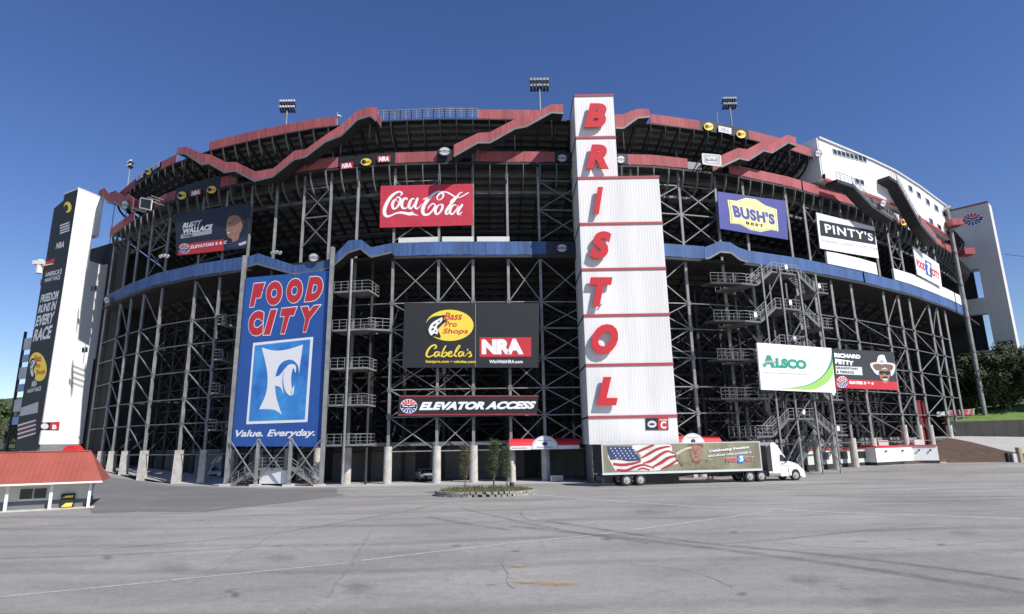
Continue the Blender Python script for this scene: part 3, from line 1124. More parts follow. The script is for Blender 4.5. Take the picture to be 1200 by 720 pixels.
def tower_segment(xa, xb, za, zb2):
    mb = MB()
    mb.box(xa, YT, zb2+.0, xb, YT+DEP, za-.0)
    obj('wall_core', mb, clad, BT, world=True)
    mb = MB()
    ribbed(mb, xa+.02, xb-.02, zb2+.22, za-.02, YT-.004)
    obj('cladding_panel', mb, clad, BT, world=True, recalc=False)
def strip(xa, xb, z, h=.26):
    mb = MB()
    mb.box(xa-.05, YT-.10, z-h/2, xb+.05, YT+.0-.003, z+h/2)
    obj('red_strip', mb, trim_r, BT, world=True)
    mb = MB()
    mb.box(xa-.06, YT-.10, z-.09, xa-.003, YT+DEP, z+.09)
    obj('side_joint', mb, steel_d, BT, world=True)
for a, b in zip(zs_up, zs_up[1:]):
    tower_segment(X0, X1, a, b)
for i, (a, b) in enumerate(zip(zs_lo, zs_lo[1:])):
    tower_segment(X0, X2, a, b)
strip(X0, X1, ztop-.02, .22)
strip(X0, X1, zs_up[1])
for z in zs_lo[:-1]:
    strip(X0, X2, z)
mb = MB()
mb.box(X0+.25, YT+.2, 0, X2-.2, YT+DEP-.2, zb_)
brick_m = mat('grey split block', (.23, .23, .235), .9, 0, .25, .8, .03, 7)
obj('block_base', mb, brick_m, BT, world=True)
# block courses on the base, each a block of its own
bm_unit = mesh_of('block', MB().box(-.39, -.06, 0, .39, 0, .37), brick_m)
cnt = 0
z = .02
row = 0
while z+.38 < zb_:
    x = X0+.66+(.4 if row % 2 else 0)
    while x < X2-.6:
        place('block', bm_unit, BT, Vector((x, YT+.2-random.uniform(0, .012), z))-bz)
        x += .80
    z += .395
    row += 1
# roof trim and a box on the lower roof
mb = MB()
mb.box(13.2, YT+.5, zmid+.1, 14.3, YT+1.8, zmid+.5)
obj('roof_hatch', mb, cream, BT, world=True)
TS = Sign('x', '', '', (X0, YT-.04, 0), (X2, YT-.04, 0), parent=BT)
TS.o = Vector((X0, YT-.04, 0))
def tower_letter(ch, q):
    n = BT
    h = Sign.text(TS, ch, q, letter_r, 0, bold=.06, shear=.22, ext=.18, y=-.34, name='sign_letter')
    h.location = Vector((X0, YT-.04, 0))-bz
    mb = MB()
    us = [TS.px(*p) for p in q]
    cx_ = sum(u[0] for u in us)/4
    for zz in (max(u[1] for u in us)-.5, min(u[1] for u in us)+.3):
        mb.box(cx_-.05, -.34, zz-.05, cx_+.05, 0, zz+.05)
    o = obj('bracket', mb, steel, h)
    h['label'] = 'red raised letter '+ch
def lq(cx, cy, w, h, sl=0):
    return [(cx-w/2, cy-h/2), (cx+w/2, cy-h/2), (cx+w/2, cy+h/2), (cx-w/2, cy+h/2)]
for ch, cx, cy, w, h in (('B', 697, 138, 26, 28), ('R', 699.5, 186, 26, 28), ('I', 700.5, 237, 11, 31), ('S', 703, 289, 25, 32), ('T', 703.5, 343.5, 27, 34), ('O', 708, 398.5, 31, 35), ('L', 711, 459, 24, 33)):
    tower_letter(ch, lq(cx, cy, w, h))
# small gate sign
gs = Sign('gate_sign', 'small black and red tower C sign at the foot of the white tower', 'sign', (aty(756, 502, YT-.08)), (aty(783, 502, YT-.08)), z0=tz(770, 504, YT-.08))
gs.panel([(756.5, 490.5), (783, 490), (783.5, 504), (757, 504)], black, th=.05)
gs.poly('red_field', [(771, 490.5), (782.7, 490.4), (783, 503.5), (771.5, 503.7)], p_red)
gs.poly('emblem', circ(764, 497.3, 5.4, 4.2, 16), p_lgrey, 2)
gs.poly('emblem_bar', circ(764, 497.3, 3.4, 1.2, 12), black, 3)
gs.text('C', [(774, 494), (780.5, 494), (780.8, 502.5), (774.2, 502.5)], p_white, 2, .04)
gs.text('TOWER', [(772.5, 491.4), (782, 491.3), (782, 493.3), (772.5, 493.4)], p_white, 2, .03)

# ------------------------------------------------------------------ left tower
ZL = 44.0
C1 = atz(91.6, 221, ZL)
C0 = atz(75.7, 227, ZL)
db = (atz(122, 233.5, ZL)-C1)
db.z = 0
db.normalize()
dn_ = (C0-C1)
dn_.z = 0
dn_.normalize()
LT = thing('corner_tower', 'white rectangular tower with black banner on its narrow side at left end', 'tower', (C1.x, C1.y, 0))
LS = Sign('x', '', '', (C1.x, C1.y, 0), (C1.x+db.x*10, C1.y+db.y*10, 0), parent=LT)   # bright face
LN = Sign('x', '', '', (C0.x, C0.y, 0), (C1.x, C1.y, 0), parent=LT)
def face_prism(sg, pts_uv, depth, m, name, parent):
    mb = MB()
    q = [sg.o+sg.t*u+Vector((0, 0, v)) for u, v in pts_uv]
    mb.ext(q, depth if isinstance(depth, Vector) else -sg.n*depth)
    return obj(name, mb, m, parent, world=True)
wn = (C0-C1).length
q = lambda x, y: LS.px(x, y)
u1, v1 = q(122, 233.5)
u2, v2 = q(116, 278)
u3, v3 = q(108, 277)
u4, v4 = q(105, 306)
u5, v5 = q(130.5, 311.5)
u6, v6 = q(112, 421)
gzl = gh(C1.x, C1.y)
vb = q(44, 521)[1]
wall_hi = mat('white tower wall', (.80, .80, .79), .6, 0, .05, .3, streak=True)
face_prism(LS, [(0, vb), (u6-.3, vb), (u6-.3, v4), (u4, v4), (u3, v2), (u1, v2), (u1, ZL), (0, ZL)], C0-C1, wall_hi, 'wall', LT)
face_prism(LS, [(u6-.3+.01, v6), (u5, v6), (u5, v5), (u6-.29, v5)], (C0-C1)*.8, wall_hi, 'lower_wing', LT)
face_prism(LS, [(.15, gzl-.5), (u6-.5, gzl-.5), (u6-.5, vb), (.15, vb)], (C0-C1)*.9, brick_m, 'block_base', LT)
for (x, y) in ((107.5, 346.5), (97.5, 415.5)):
    LS.polys('window', [[(x-3.2, y-2.8), (x-.4, y-2.8), (x-.6, y+3), (x-3.4, y+3)], [(x+.4, y-2.6), (x+3, y-2.6), (x+2.8, y+3.2), (x+.2, y+3.2)]], glass, 1).location = (C1.x-LT.location.x, C1.y-LT.location.y, 0)
LS2 = Sign('roof_trim', 'thin red edge along the roof of the left tower', 'trim', C1, C1+db*u1, parent=None)
bpy.data.objects.remove(LS2.root)
mb = MB()
a = C1.copy()
b = C1+db*u1
mb.wall(a, b, ZL+.01, ZL+.22, ZL+.01, ZL+.22, .12)
obj('parapet_cap', mb, grey_w, LT, world=True)
BN = Sign('tower_banner', 'tall black printed banner covering the narrow left face of the white left tower', 'banner', C0+Vector((0, 0, 0)), C1, z0=0)
BN.o = Vector((C0.x, C0.y, 0))-LN.n*-.06
BN.root.location = BN.o
BN.panel([(75.7, 227.8), (91.3, 221.8), (43.5, 527), (17, 529), (52.5, 306), (61.5, 301)], black, th=.05)
uL = LN.px(52.5, 306)[0]
face_prism(LN, [(uL+.1, vb), (-.01, vb), (-.01, LN.px(61, 302)[1]), (uL+.1, LN.px(52.5, 307)[1])], 3.0, wall_hi, 'lower_wall', LT)
BN.poly('oval_logo', circ(79.3, 243, 4.4, 6.4, 20), p_yel, 1)
BN.poly('fish', circ(77.6, 244, 2.4, 4.2, 10), black, 2)
def tq(x0, y0, x1, y1, x2=None, y2=None, sl=-.18):
    """text quad: left-top x0,y0, right x1, bottom y1, skewed like the banner"""
    return [(x0, y0), (x1, y0-(x1-x0)*.28), (x1+(y1-y0)*sl, y1-(x1-x0)*.2), (x0+(y1-y0)*sl, y1)]
BN.polys('striped_flag', [[(70.5, 264+i*3), (81.5, 260+i*3), (81.2, 261.7+i*3), (70.2, 265.7+i*3)] for i in range(4)], p_lgrey, 1)
BN.text('NRA', tq(66.5, 285, 76, 292), p_lgrey, 1, .04, .1)
BN.poly('red_strip', [(54.5, 307.5), (64.5, 302), (63, 308), (53, 313.5)], p_red, 1)
BN.text("AMERICA'S", tq(53.5, 320, 73, 325), p_lgrey, 1, .03, .1)
BN.text('NIGHT RACE', tq(52.8, 327, 71, 331), p_lgrey, 1, .03, .1)
for st, x0, y0, x1, y1 in (('FREEDOM', 48.5, 346, 69.5, 355), ('RUNS IN', 46, 358, 67, 367.5), ('EVERY', 43.3, 371, 64.8, 383), ('RACE', 40.8, 386.5, 62, 401)):
    BN.text(st, tq(x0, y0, x1, y1), p_lgrey, 1, .04, .15)
bass_logo(BN, 44.5, 430, 10, 17, 1, tilt=-.15)
BN.text('NRA', tq(38, 447, 44, 454), p_lgrey, 2, .04)
BN.text('NIGHT RACE', tq(32.5, 457, 48.5, 461), p_lgrey, 1, .03)
BN.polys('race_scene', [[(25, 478), (45, 471), (44, 484), (23, 488)]], p_grey, 1)
BN.polys('crowd_rows', [[(21, 498+i*5), (42, 492+i*5), (41.8, 493.6+i*5), (20.6, 500+i*5)] for i in range(4)], p_lgrey, 1)
BN.polys('crowd_rows', [[(21, 501+i*5), (42, 495+i*5), (41.8, 496+i*5), (20.6, 502+i*5)] for i in range(3)], p_stripe, 1)
lg = Sign('gate_sign', 'small black and red tower B sign low on the white left tower', 'sign', C1+db*0, C1+db*5, z0=0)
lg.o = lg.o+lg.n*.05
lg.root.location = lg.o
lg.panel([(46.5, 495.5), (70, 494.5), (69, 504.5), (45, 504)], black, th=.05)
lg.poly('red_field', [(59, 495.4), (69.5, 495), (68.6, 504), (58, 503.8)], p_red)
lg.poly('emblem', circ(52.3, 499.7, 4.6, 3.5, 14), p_lgrey, 2)
lg.text('B', [(61.5, 498), (66.5, 498), (66, 503.2), (61, 503.2)], p_white, 2, .04)
# black narrow wing and open stair behind the banner
p = atz(67, 262, 40)
mb = MB()
w0 = C0+dn_*.02
mb.wall((C0.x+dn_.x*2.6+.0, C0.y+dn_.y*2.6), (C0.x, C0.y), 30.3, 42.0, 30.3, 42.8, 3)
obj('dark_side_block', mb, black, LT, world=True)
mb = MB()
mb.wall((C0.x+dn_.x*3.2, C0.y+dn_.y*3.2), (C0.x, C0.y), 29.3, 30.3, 29.3, 30.3, 3)
obj('red_ledge', mb, trim_r, LT, world=True)
OS = thing('open_stair_tower', 'dark open steel stair tower with white landings beyond the left tower banner', 'stair tower', (C0.x-3, C0.y+3, 0))
bx, by = aty(31, 450, 95).x, 95.0
def osz(y):
    return aty(40, y, by+1).z
lv = [osz(v) for v in (520, 500, 478, 440, 406, 370, 330)]
for (dx, dy) in ((0, 0), (-2.6, 1.4), (.8, 4.5), (-1.9, 6)):
    beam('post', OS, (bx+dx, by+dy, 0), (bx+dx, by+dy, lv[4]+2.5), .3, steel_d)
for i, z in enumerate(lv[2:6]):
    if i == 3:
        continue
    mb = MB()
    mb.hexa([(bx, by, z), (bx-2.8, by+1.5, z), (bx-2.1, by+6.2, z), (bx+.9, by+4.7, z), (bx, by, z+.3), (bx-2.8, by+1.5, z+.3), (bx-2.1, by+6.2, z+.3), (bx+.9, by+4.7, z+.3)])
    obj('landing', mb, steel, OS, world=True)
    mb = MB()
    mb.wall((bx-2.85, by+1.45), (bx+.0, by-.05), z-.6, z+1.3, z-.6, z+1.3, .08)
    obj('white_panel', mb, cream, OS, world=True)
    mb = MB()
    mb.wall((bx-2.3, by+1.2), (bx-.5, by+.2), z-2.6, z-1.4, z-2.6, z-1.4, .05)
    obj('blue_panel', mb, mat('pale blue panel', (.3, .42, .65), .6), OS, world=True)
    mb = MB()
    mb.bar((bx-.2, by+1.5, z+.2), (bx-2.2, by+4.5, z+3.4), 1.0, .25)
    obj('stair_flight', mb, steel_d, OS, world=True)
for a_, b_ in ((380, 406), (310, 328)):
    pass
# floodlight cluster bracket on the left tower's far edge
mb = MB()
q1 = aty(47, 312, C0.y+1)
mb.tube((q1.x, q1.y, q1.z-1.2), (q1.x, q1.y, q1.z+1.0), .5, 8)
mb.box(q1.x-.9, q1.y-.5, q1.z+.2, q1.x+.7, q1.y+.5, q1.z+.8)
mb.bar(q1, (C0.x, C0.y, q1.z), .15)
obj('equipment_drum', mb, cream, LT, world=True)

# ------------------------------------------------------------------ right tower
ZRT = 50.0
D1 = atz(1158, 237.5, ZRT)
D0 = atz(1118, 247, ZRT)
D2 = atz(1165.5, 241, ZRT)
RTW = thing('corner_tower', 'pale grey concrete tower with window like openings and round emblem at right end', 'tower', (D1.x, D1.y, 0))
dl = (D0-D1)
dl.z = 0
dl.normalize()
FL = D1+dl*9.5
RS_ = Sign('x', '', '', (FL.x, FL.y, 0), (D1.x, D1.y, 0), parent=RTW)
wide = (Vector((D2.x, D2.y, 0))-Vector((D1.x, D1.y, 0))).length
U = lambda x, y: RS_.px(x, y)
uR = (Vector((D1.x, D1.y))-Vector((FL.x, FL.y))).length
vT = ZRT
tw_m = mat('tower pale panel', (.60, .585, .555), .7, 0, .12, .25, streak=True)
o1l, o1t = U(1131, 352)[0], U(1150, 314)[1]
o1r, o1b = U(1150, 330)[0], U(1152, 349)[1]
o2t, o2b = U(1158, 366)[1], U(1163, 410)[1]
o2r = U(1158, 366)[0]
def rt(u0, v0, u1_, v1_, m=tw_m, name='wall', d=wide):
    face_prism(RS_, [(u0, v0), (u1_, v0), (u1_, v1_), (u0, v1_)], d, m, name, RTW)
rt(0, o1t, uR, vT)
rt(o1r, o1b, uR, o1t)
rt(0, o2t, uR, o1b)
rt(o2r, o2b, uR, o2t)
rt(0, -.5, uR, o2b)
rt(0, o1b, o1l*.0+.5, o1t)
rt(0, o2b, .5, o2t)
rt(.5, o1b, o1r, o1t, dark, 'inner_back', .0+.2) if False else None
for (za, zb3, ur) in ((o1b, o1t, o1r), (o2b, o2t, o2r)):
    face_prism(RS_, [(.5, za+(zb3-za)*.35), (ur-.0, za+(zb3-za)*.55), (ur, zb3), (.5, zb3)], -.0+.01, dark, 'shadow_gap', RTW) if False else None
    mb = MB()
    q0 = RS_.o+RS_.t*.5-RS_.n*(wide-.3)
    q1 = RS_.o+RS_.t*(ur-1.4)-RS_.n*(wide-.3)
    mb.wall(q0, q1, za, zb3, za, zb3, .2)
    obj('inner_wall_or_added_backing', mb, steel_d, RTW, world=True)
# panel joints as raised courses
for k in range(1, 24):
    z = ZRT-k*1.55
    if z < 14:
        break
    segs = [(0.02, uR-.02)]
    if o1b < z < o1t:
        segs = [(o1r+.02, uR-.02)]
    if o2b < z < o2t:
        segs = [(o2r+.02, uR-.02)]
    for a_, b_ in segs:
        mb = MB()
        a3, b3 = RS_.o+RS_.t*a_+RS_.n*.02, RS_.o+RS_.t*b_+RS_.n*.02
        mb.wall(a3, b3, z-.7, z+.80, z-.7, z+.80, .019)
        obj('facing_panel', mb, tw_m, RTW, world=True)
mb = MB()
mb.wall(FL+RS_.n*.1, D1+RS_.n*.1, ZRT+.01, ZRT+.35, ZRT+.01, ZRT+.35, .3)
obj('roof_trim', mb, trim_r, RTW, world=True)
em = Sign('round_emblem', 'round red white and blue emblem high on the grey right tower', 'emblem', FL, Vector((D1.x, D1.y, 0)), z0=0)
em.o = em.o+em.n*.08
em.root.location = em.o
seal(em, 1139.5, 257.3, 12.6, 7.6, 1, tilt=-.12)
rg = Sign('gate_sign', 'small dark red tower D sign low on the grey right tower', 'sign', FL, Vector((D1.x, D1.y, 0)), z0=0)
rg.o = rg.o+rg.n*.08
rg.root.location = rg.o
rg.panel([(1168.5, 401), (1186.5, 399), (1187.3, 405.5), (1169.5, 407.5)], mat('dark red sign', (.12, .02, .03), .6), th=.05)
rg.poly('emblem', circ(1174, 403.5, 3.2, 2.2, 12, tilt=-.1), p_grey, 1)
rg.text('D', [(1179.5, 401.5), (1183.8, 401), (1184.3, 405), (1180, 405.5)], p_lgrey, 1, .04)
# vertical drain pipe
pp = P(1125, 330, 1.2)
PI_ = thing('vent_pipe', 'thick galvanised pipe rising from ground to roof beside the right tower', 'pipe', (pp.x, pp.y, 0))
zt = HC+ray(1110, 246).z*math.hypot(pp.x, pp.y)/math.hypot(ray(1110, 246).x, ray(1110, 246).y)
mb = MB()
mb.tube((pp.x, pp.y, 0), (pp.x, pp.y, zt), .38, 12)
obj('pipe', mb, steel_l, PI_, world=True)
for z in range(6, int(zt), 6):
    mb = MB()
    mb.tube((pp.x, pp.y, z), (pp.x, pp.y, z+.35), .46, 12)
    obj('collar', mb, steel, PI_, world=True)
mb = MB()
mb.tube((pp.x-.5, pp.y+.5, zt), (pp.x+.9, pp.y+.4, zt+.6), .5, 10)
obj('cowl', mb, steel_l, PI_, world=True)
for i, (x, y) in enumerate(((1113, 262), (1127, 296))):
    q = P(x+4, y, 2.0)
    mb = MB()
    mb.box(q.x-.8, q.y-1, q.z-.6, q.x+1.1, q.y+1, q.z+.6)
    o = obj('red_enclosure', mb, red_f, GS, world=True)

# ------------------------------------------------------------------ suites along the upper right
SU = thing('suite_building', 'long white metal suites building with small dark windows on the upper right rim', 'building', tuple(P(963, 200, .8)))
SU.location.z = 38
top_tab = [(963.6, 166), (1027.5, 185.4), (1060, 209.7), (1085, 228), (1113, 247)]
bot_tab = [(970, 214), (1031.7, 231), (1054, 243), (1075, 254), (1113, 283)]
def suz(x, y, off=.8):
    return P(x, y, off)
tp = [P(x, y, .8) for x, y in top_tab]
bp_ = [P(x, y, .8) for x, y in bot_tab]
ztop_s = sum(p.z for p in tp)/len(tp)
zbot_s = sum(p.z for p in bp_)/len(bp_)
print('suite z', [round(p.z, 1) for p in tp], [round(p.z, 1) for p in bp_])
sx = [966, 1029, 1056, 1083, 1112]
sp = [P(x, 215+(x-966)*.32, .8) for x in sx]
suite_segs = []
for a, b in zip(sp, sp[1:]):
    t = (b-a)
    t.z = 0
    t.normalize()
    n = Vector((t.y, -t.x, 0))
    mb = MB()
    mb.wall(a, b, zbot_s, ztop_s, zbot_s, ztop_s, 9)
    obj('wall', mb, white, SU, world=True)
    mb = MB()
    mb.wall(a+n*.14, b+n*.14, zbot_s-.06, zbot_s+.34, zbot_s-.06, zbot_s+.34, .13)
    obj('red_base_trim', mb, trim_r, SU, world=True)
    mb = MB()
    mb.wall(a+n*.25, b+n*.25, ztop_s+.002, ztop_s+.28, ztop_s+.002, ztop_s+.28, 9.3)
    obj('roof_edge', mb, grey_w, SU, world=True)
    # standing seams
    L = (b-a).length
    mb = MB()
    k = .6
    while k < L-.3:
        c = a+t*k
        mb.wall(c+n*.03, c+t*.06+n*.03, zbot_s+.36, ztop_s-.02, zbot_s+.36, ztop_s-.02, .028)
        k += .9
    o = obj('seams', mb, white, SU, world=True)
    suite_segs.append((a, t, n, L))
def suite_windows(seg, wins):
    a, t, n, L = seg
    sg = Sign('x', '', '', a, a+t*L, parent=SU)
    for quad in wins:
        q = [sg.px(*p) for p in quad]
        u0, u1_ = sum(p[0] for p in (q[0], q[3]))/2, sum(p[0] for p in (q[1], q[2]))/2
        v1_, v0 = sum(p[1] for p in (q[0], q[1]))/2, sum(p[1] for p in (q[2], q[3]))/2
        p0, p1 = a+t*u0+n*.07, a+t*u1_+n*.07
        mb = MB()
        mb.wall(p0, p1, v0+sg.o.z, v1_+sg.o.z, v0+sg.o.z, v1_+sg.o.z, .06)
        w_ = obj('window', mb, glass, SU, world=True)
        mb = MB()
        F = lambda p, z_: Vector((p.x, p.y, z_+sg.o.z))+n*.03
        oc = [F(p0-t*.07, v0-.07), F(p1+t*.07, v0-.07), F(p1+t*.07, v1_+.07), F(p0-t*.07, v1_+.07)]
        ic = [F(p0, v0), F(p1, v0), F(p1, v1_), F(p0, v1_)]
        mb.add(oc+ic+[p-n*.09 for p in oc], [(i, (i+1) % 4, (i+1) % 4+4, i+4) for i in range(4)]+[(i, (i+1) % 4, (i+1) % 4+8, i+8) for i in range(4)])
        fr = obj('window_frame', mb, grey_w, SU, world=True)
def sq(cx, cy, w, h, sl):
    return [(cx-w/2, cy-h/2-w/2*sl), (cx+w/2, cy-h/2+w/2*sl), (cx+w/2, cy+h/2+w/2*sl), (cx-w/2, cy+h/2-w/2*sl)]
suite_windows(suite_segs[0], [sq(977.8+i*4.95, 178.3+i*1.28, 3.9, 5.2, .26) for i in range(8)]+[sq(1004, 212.5, 4.4, 5, .3), sq(1009.5, 214, 4.4, 5, .3)])
suite_windows(suite_segs[1], [sq(1046.5, 228.5, 5, 6.5, .5)])
suite_windows(suite_segs[2], [sq(1066.5, 221.5, 4, 5.5, .6), sq(1076.3, 229, 4, 5.5, .6)])
suite_windows(suite_segs[3], [sq(1086.8, 237, 4, 5.5, .7), sq(1096.8, 244.3, 4, 5.5, .7), sq(1106, 251.5, 4, 5.5, .7), sq(1090.8, 260, 4, 5.5, .7), sq(1100.5, 267, 4, 5.5, .7), sq(1110, 273.5, 3.4, 5.5, .7)])
# shaded end wall runs back from the corner
a, t, n, L = suite_segs[0]
mb = MB()
mb.wall(a-n*9-t*.22, a+n*.0-t*.22, zbot_s, ztop_s, zbot_s, ztop_s, -.2)
obj('end_wall', mb, white, SU, world=True)
eg = Sign('x', '', '', a-n*9-t*.24, a-t*.24, parent=SU)
for quad in ([(934.5, 195), (941, 192), (941, 198), (934.5, 201)], [(961.5, 206), (967, 203.5), (967.5, 208.5), (962, 210.8)], [(919.5, 204), (926, 201.5), (927, 208), (920, 210)]):
    q_ = [eg.px(*p) for p in quad]
    mb = MB()
    pts3 = [eg.o+eg.t*u+Vector((0, 0, v)) for u, v in q_]
    mb.ext([p+eg.n*.05 for p in pts3], -eg.n*.04)
    obj('window', mb, glass, SU, world=True)
mb = MB()
mb.wall(a-n*5.5-t*.25, a-n*.6-t*.25, ztop_s-2.6, ztop_s-.5, ztop_s-2.6, ztop_s-.5, .06)
obj('dark_opening', mb, dark, SU, world=True)

# ------------------------------------------------------------------ exterior stairs helper
def flight(parent, a, b, width_dir, m=steel, rail=True, name='stair_flight', treads=True, rm=None):
    """straight flight between floor points a and b, width vector width_dir (towards the back)"""
    a, b, wd = Vector(a), Vector(b), Vector(width_dir)
    mb = MB()
    for p in (Vector((0, 0, 0)), wd):
        mb.bar(a+p, b+p, .08, .32)
    n = max(3, int(abs(b.z-a.z)/.2))
    for i in range(n):
        c = a.lerp(b, (i+.5)/n)
        d = (b-a)
        d.z = 0
        d = d.normalized()*.14
        mb.hexa([c-d, c+d, c+d+wd, c-d+wd]+[p+Vector((0, 0, .05)) for p in (c-d, c+d, c+d+wd, c-d+wd)])
    o = obj(name, mb, m, parent, world=True)
    if rail:
        railing('stair_railing', a, b, 1.05, parent, rm or rail_m, w=.05)
        railing('stair_railing', a+wd, b+wd, 1.05, parent, rm or rail_m, w=.05)
    return o
def landing(parent, c, hw, t, n, d, m=steel, sides='fl r'):
    """platform: c = centre of the outer edge, half width hw along t, depth d inwards"""
    q = [c-t*hw, c+t*hw, c+t*hw-n*d, c-t*hw-n*d]
    mb = MB()
    up = Vector((0, 0, .09))
    mb.hexa([p-up*2 for p in q]+[p for p in q])
    obj('landing', mb, m, parent, world=True)
    if 'f' in sides:
        railing('landing_railing', q[0], q[1], 1.1, parent)
    if 'l' in sides:
        railing('landing_railing', q[0], q[3], 1.1, parent)
    if 'r' in sides:
        railing('landing_railing', q[1], q[2], 1.1, parent)
# two stairs hung on the outside of the suites
for (pts, lab) in (([(981, 210), (999, 216), (1022, 240), (1046, 256)], 'dark steel stair dropping from a door near the left end of the white suites'),
                   ([(1042, 206), (1051, 212), (1079, 262), (1098, 284)], 'long dark steel stair crossing the white suites toward the right tower')):
    A = [P(x, y, 2.6) for x, y in pts]
    st = thing('outside_stair', lab, 'stair', tuple(A[0]))
    for i, (a, b) in enumerate(zip(A, A[1:])):
        t = (b-a)
        t.z = 0
        t.normalize()
        n = Vector((t.y, -t.x, 0))
        if i == 0:
            mb = MB()
            mb.hexa([a+Vector((0, 0, -.5)), b+Vector((0, 0, -.5)), b-n*1.8+Vector((0, 0, -.5)), a-n*1.8+Vector((0, 0, -.5)), a, b, b-n*1.8, a-n*1.8])
            obj('landing', mb, steel_d, st, world=True)
            railing('landing_railing', a, b, 1.1, st)
        else:
            mb = MB()
            mb.hexa([p+Vector((0, 0, -.35)) for p in (a, b, b-n*1.7, a-n*1.7)]+[a, b, b-n*1.7, a-n*1.7])
            obj('stair_soffit', mb, steel_d, st, world=True)
            mb = MB()
            mb.wall(a, b, a.z-.4, a.z+.25, b.z-.4, b.z+.25, .06)
            obj('stringer', mb, steel, st, world=True)
            railing('stair_railing', a, b, 1.1, st)
            if pts[0][0] > 1000 and i == 2:
                mb = MB()
                mb.wall(a, b, a.z+.3, a.z+1.5, b.z+.3, b.z+1.4, .06)
                obj('red_panel', mb, red_f, st, world=True)

# ------------------------------------------------------------------ billboards
def board(name, label, cat, quad, off, m, th=.12, frame=None, group=None):
    """sign hung on the grandstand: quad = TL, TR, BR, BL in the photograph"""
    (a, b, c, d) = quad
    pl = P((a[0]+d[0])/2, (a[1]+d[1])/2, off)
    pr = P((b[0]+c[0])/2, (b[1]+c[1])/2, off)
    s = Sign(name, label, cat, pl, pr, z0=P(d[0], d[1], off).z)
    s.panel(quad, m, th=th)
    if frame:
        q = [s.px(*p) for p in quad]
        for (p0, p1) in zip(q, q[1:]+q[:1]):
            mb = MB()
            mb.bar((p0[0], .02, p0[1]), (p1[0], .02, p1[1]), .1, .16)
            obj('frame_bar', mb, frame, s.root)
    # stand-off brackets tying the board to the columns behind it
    q = [s.px(*p) for p in quad]
    w = max(p[0] for p in q)
    for u in (w*.2, w*.5, w*.8):
        for v in (max(p[1] for p in q)*.85, max(p[1] for p in q)*.15+.2):
            mb = MB()
            mb.bar((u, th, v), (u, th+max(.12, off+.5), v), .12)
            obj('bracket', mb, steel, s.root)
    return s
# cola sign
b = board('banner_sign', 'red cola banner with flowing white script above the blue walkway', 'banner', [(446, 218), (554, 215.5), (554, 264), (445, 267)], -.25, p_coke, th=.06)
cs = 8.571
def cc(*pts):
    return [(430+x/cs, 200+y/cs, w/cs) for x, y, w in pts]
b.stroke('script_lettering', [
    cc((335, 255, 4), (352, 232, 20), (330, 214, 16), (290, 226, 22), (245, 262, 30), (205, 320, 34), (178, 390, 36), (180, 440, 34), (205, 462, 24), (245, 452, 16), (290, 432, 16), (340, 424, 24), (385, 430, 26), (425, 438, 30), (465, 440, 20), (515, 452, 3)),
    cc((400, 442, 4), (440, 425, 14), (470, 418, 4)),
    cc((300, 282, 8), (268, 310, 26), (256, 350, 30), (268, 385, 20), (300, 372, 18), (330, 325, 26), (335, 285, 22), (312, 268, 14), (295, 285, 8), (308, 312, 6), (345, 312, 6)),
    cc((410, 298, 8), (395, 280, 20), (365, 295, 26), (350, 335, 30), (358, 375, 24), (392, 380, 12), (425, 350, 8)),
    cc((480, 290, 10), (455, 285, 16), (432, 320, 28), (422, 360, 28), (440, 385, 18), (470, 350, 14), (500, 290, 10)),
    cc((512, 275, 20), (495, 320, 26), (485, 365, 24), (500, 385, 16), (530, 365, 8), (550, 335, 5)),
    cc((566, 292, 14), (600, 275, 12)),
    cc((715, 300, 6), (705, 270, 16), (735, 230, 18), (768, 240, 18), (755, 280, 14), (720, 300, 6)),
    cc((770, 222, 12), (730, 212, 16), (680, 232, 24), (620, 285, 32), (575, 350, 36), (560, 405, 36), (575, 442, 28), (620, 440, 20), (660, 400, 16), (685, 350, 14), (660, 335, 14), (620, 370, 12), (612, 395, 6)),
    cc((735, 215, 6), (800, 220, 14), (850, 245, 16), (895, 270, 12), (940, 268, 10), (1010, 230, 12), (1025, 222, 2)),
    cc((725, 345, 10), (695, 375, 28), (685, 410, 30), (700, 440, 20), (735, 420, 18), (760, 370, 26), (755, 345, 18), (728, 345, 10)),
    cc((960, 220, 8), (930, 232, 14), (885, 290, 22), (835, 350, 26), (795, 410, 26), (800, 440, 18), (840, 415, 8)),
    cc((900, 262, 18), (860, 300, 24), (835, 325, 12)),
    cc((900, 350, 10), (870, 350, 14), (840, 385, 26), (835, 425, 26), (858, 440, 16), (895, 400, 14), (920, 355, 10)),
    cc((962, 340, 20), (930, 385, 26), (912, 425, 24), (925, 442, 16), (958, 415, 6)),
    cc((940, 450, 7), (946, 450, 7))], p_white, 2)
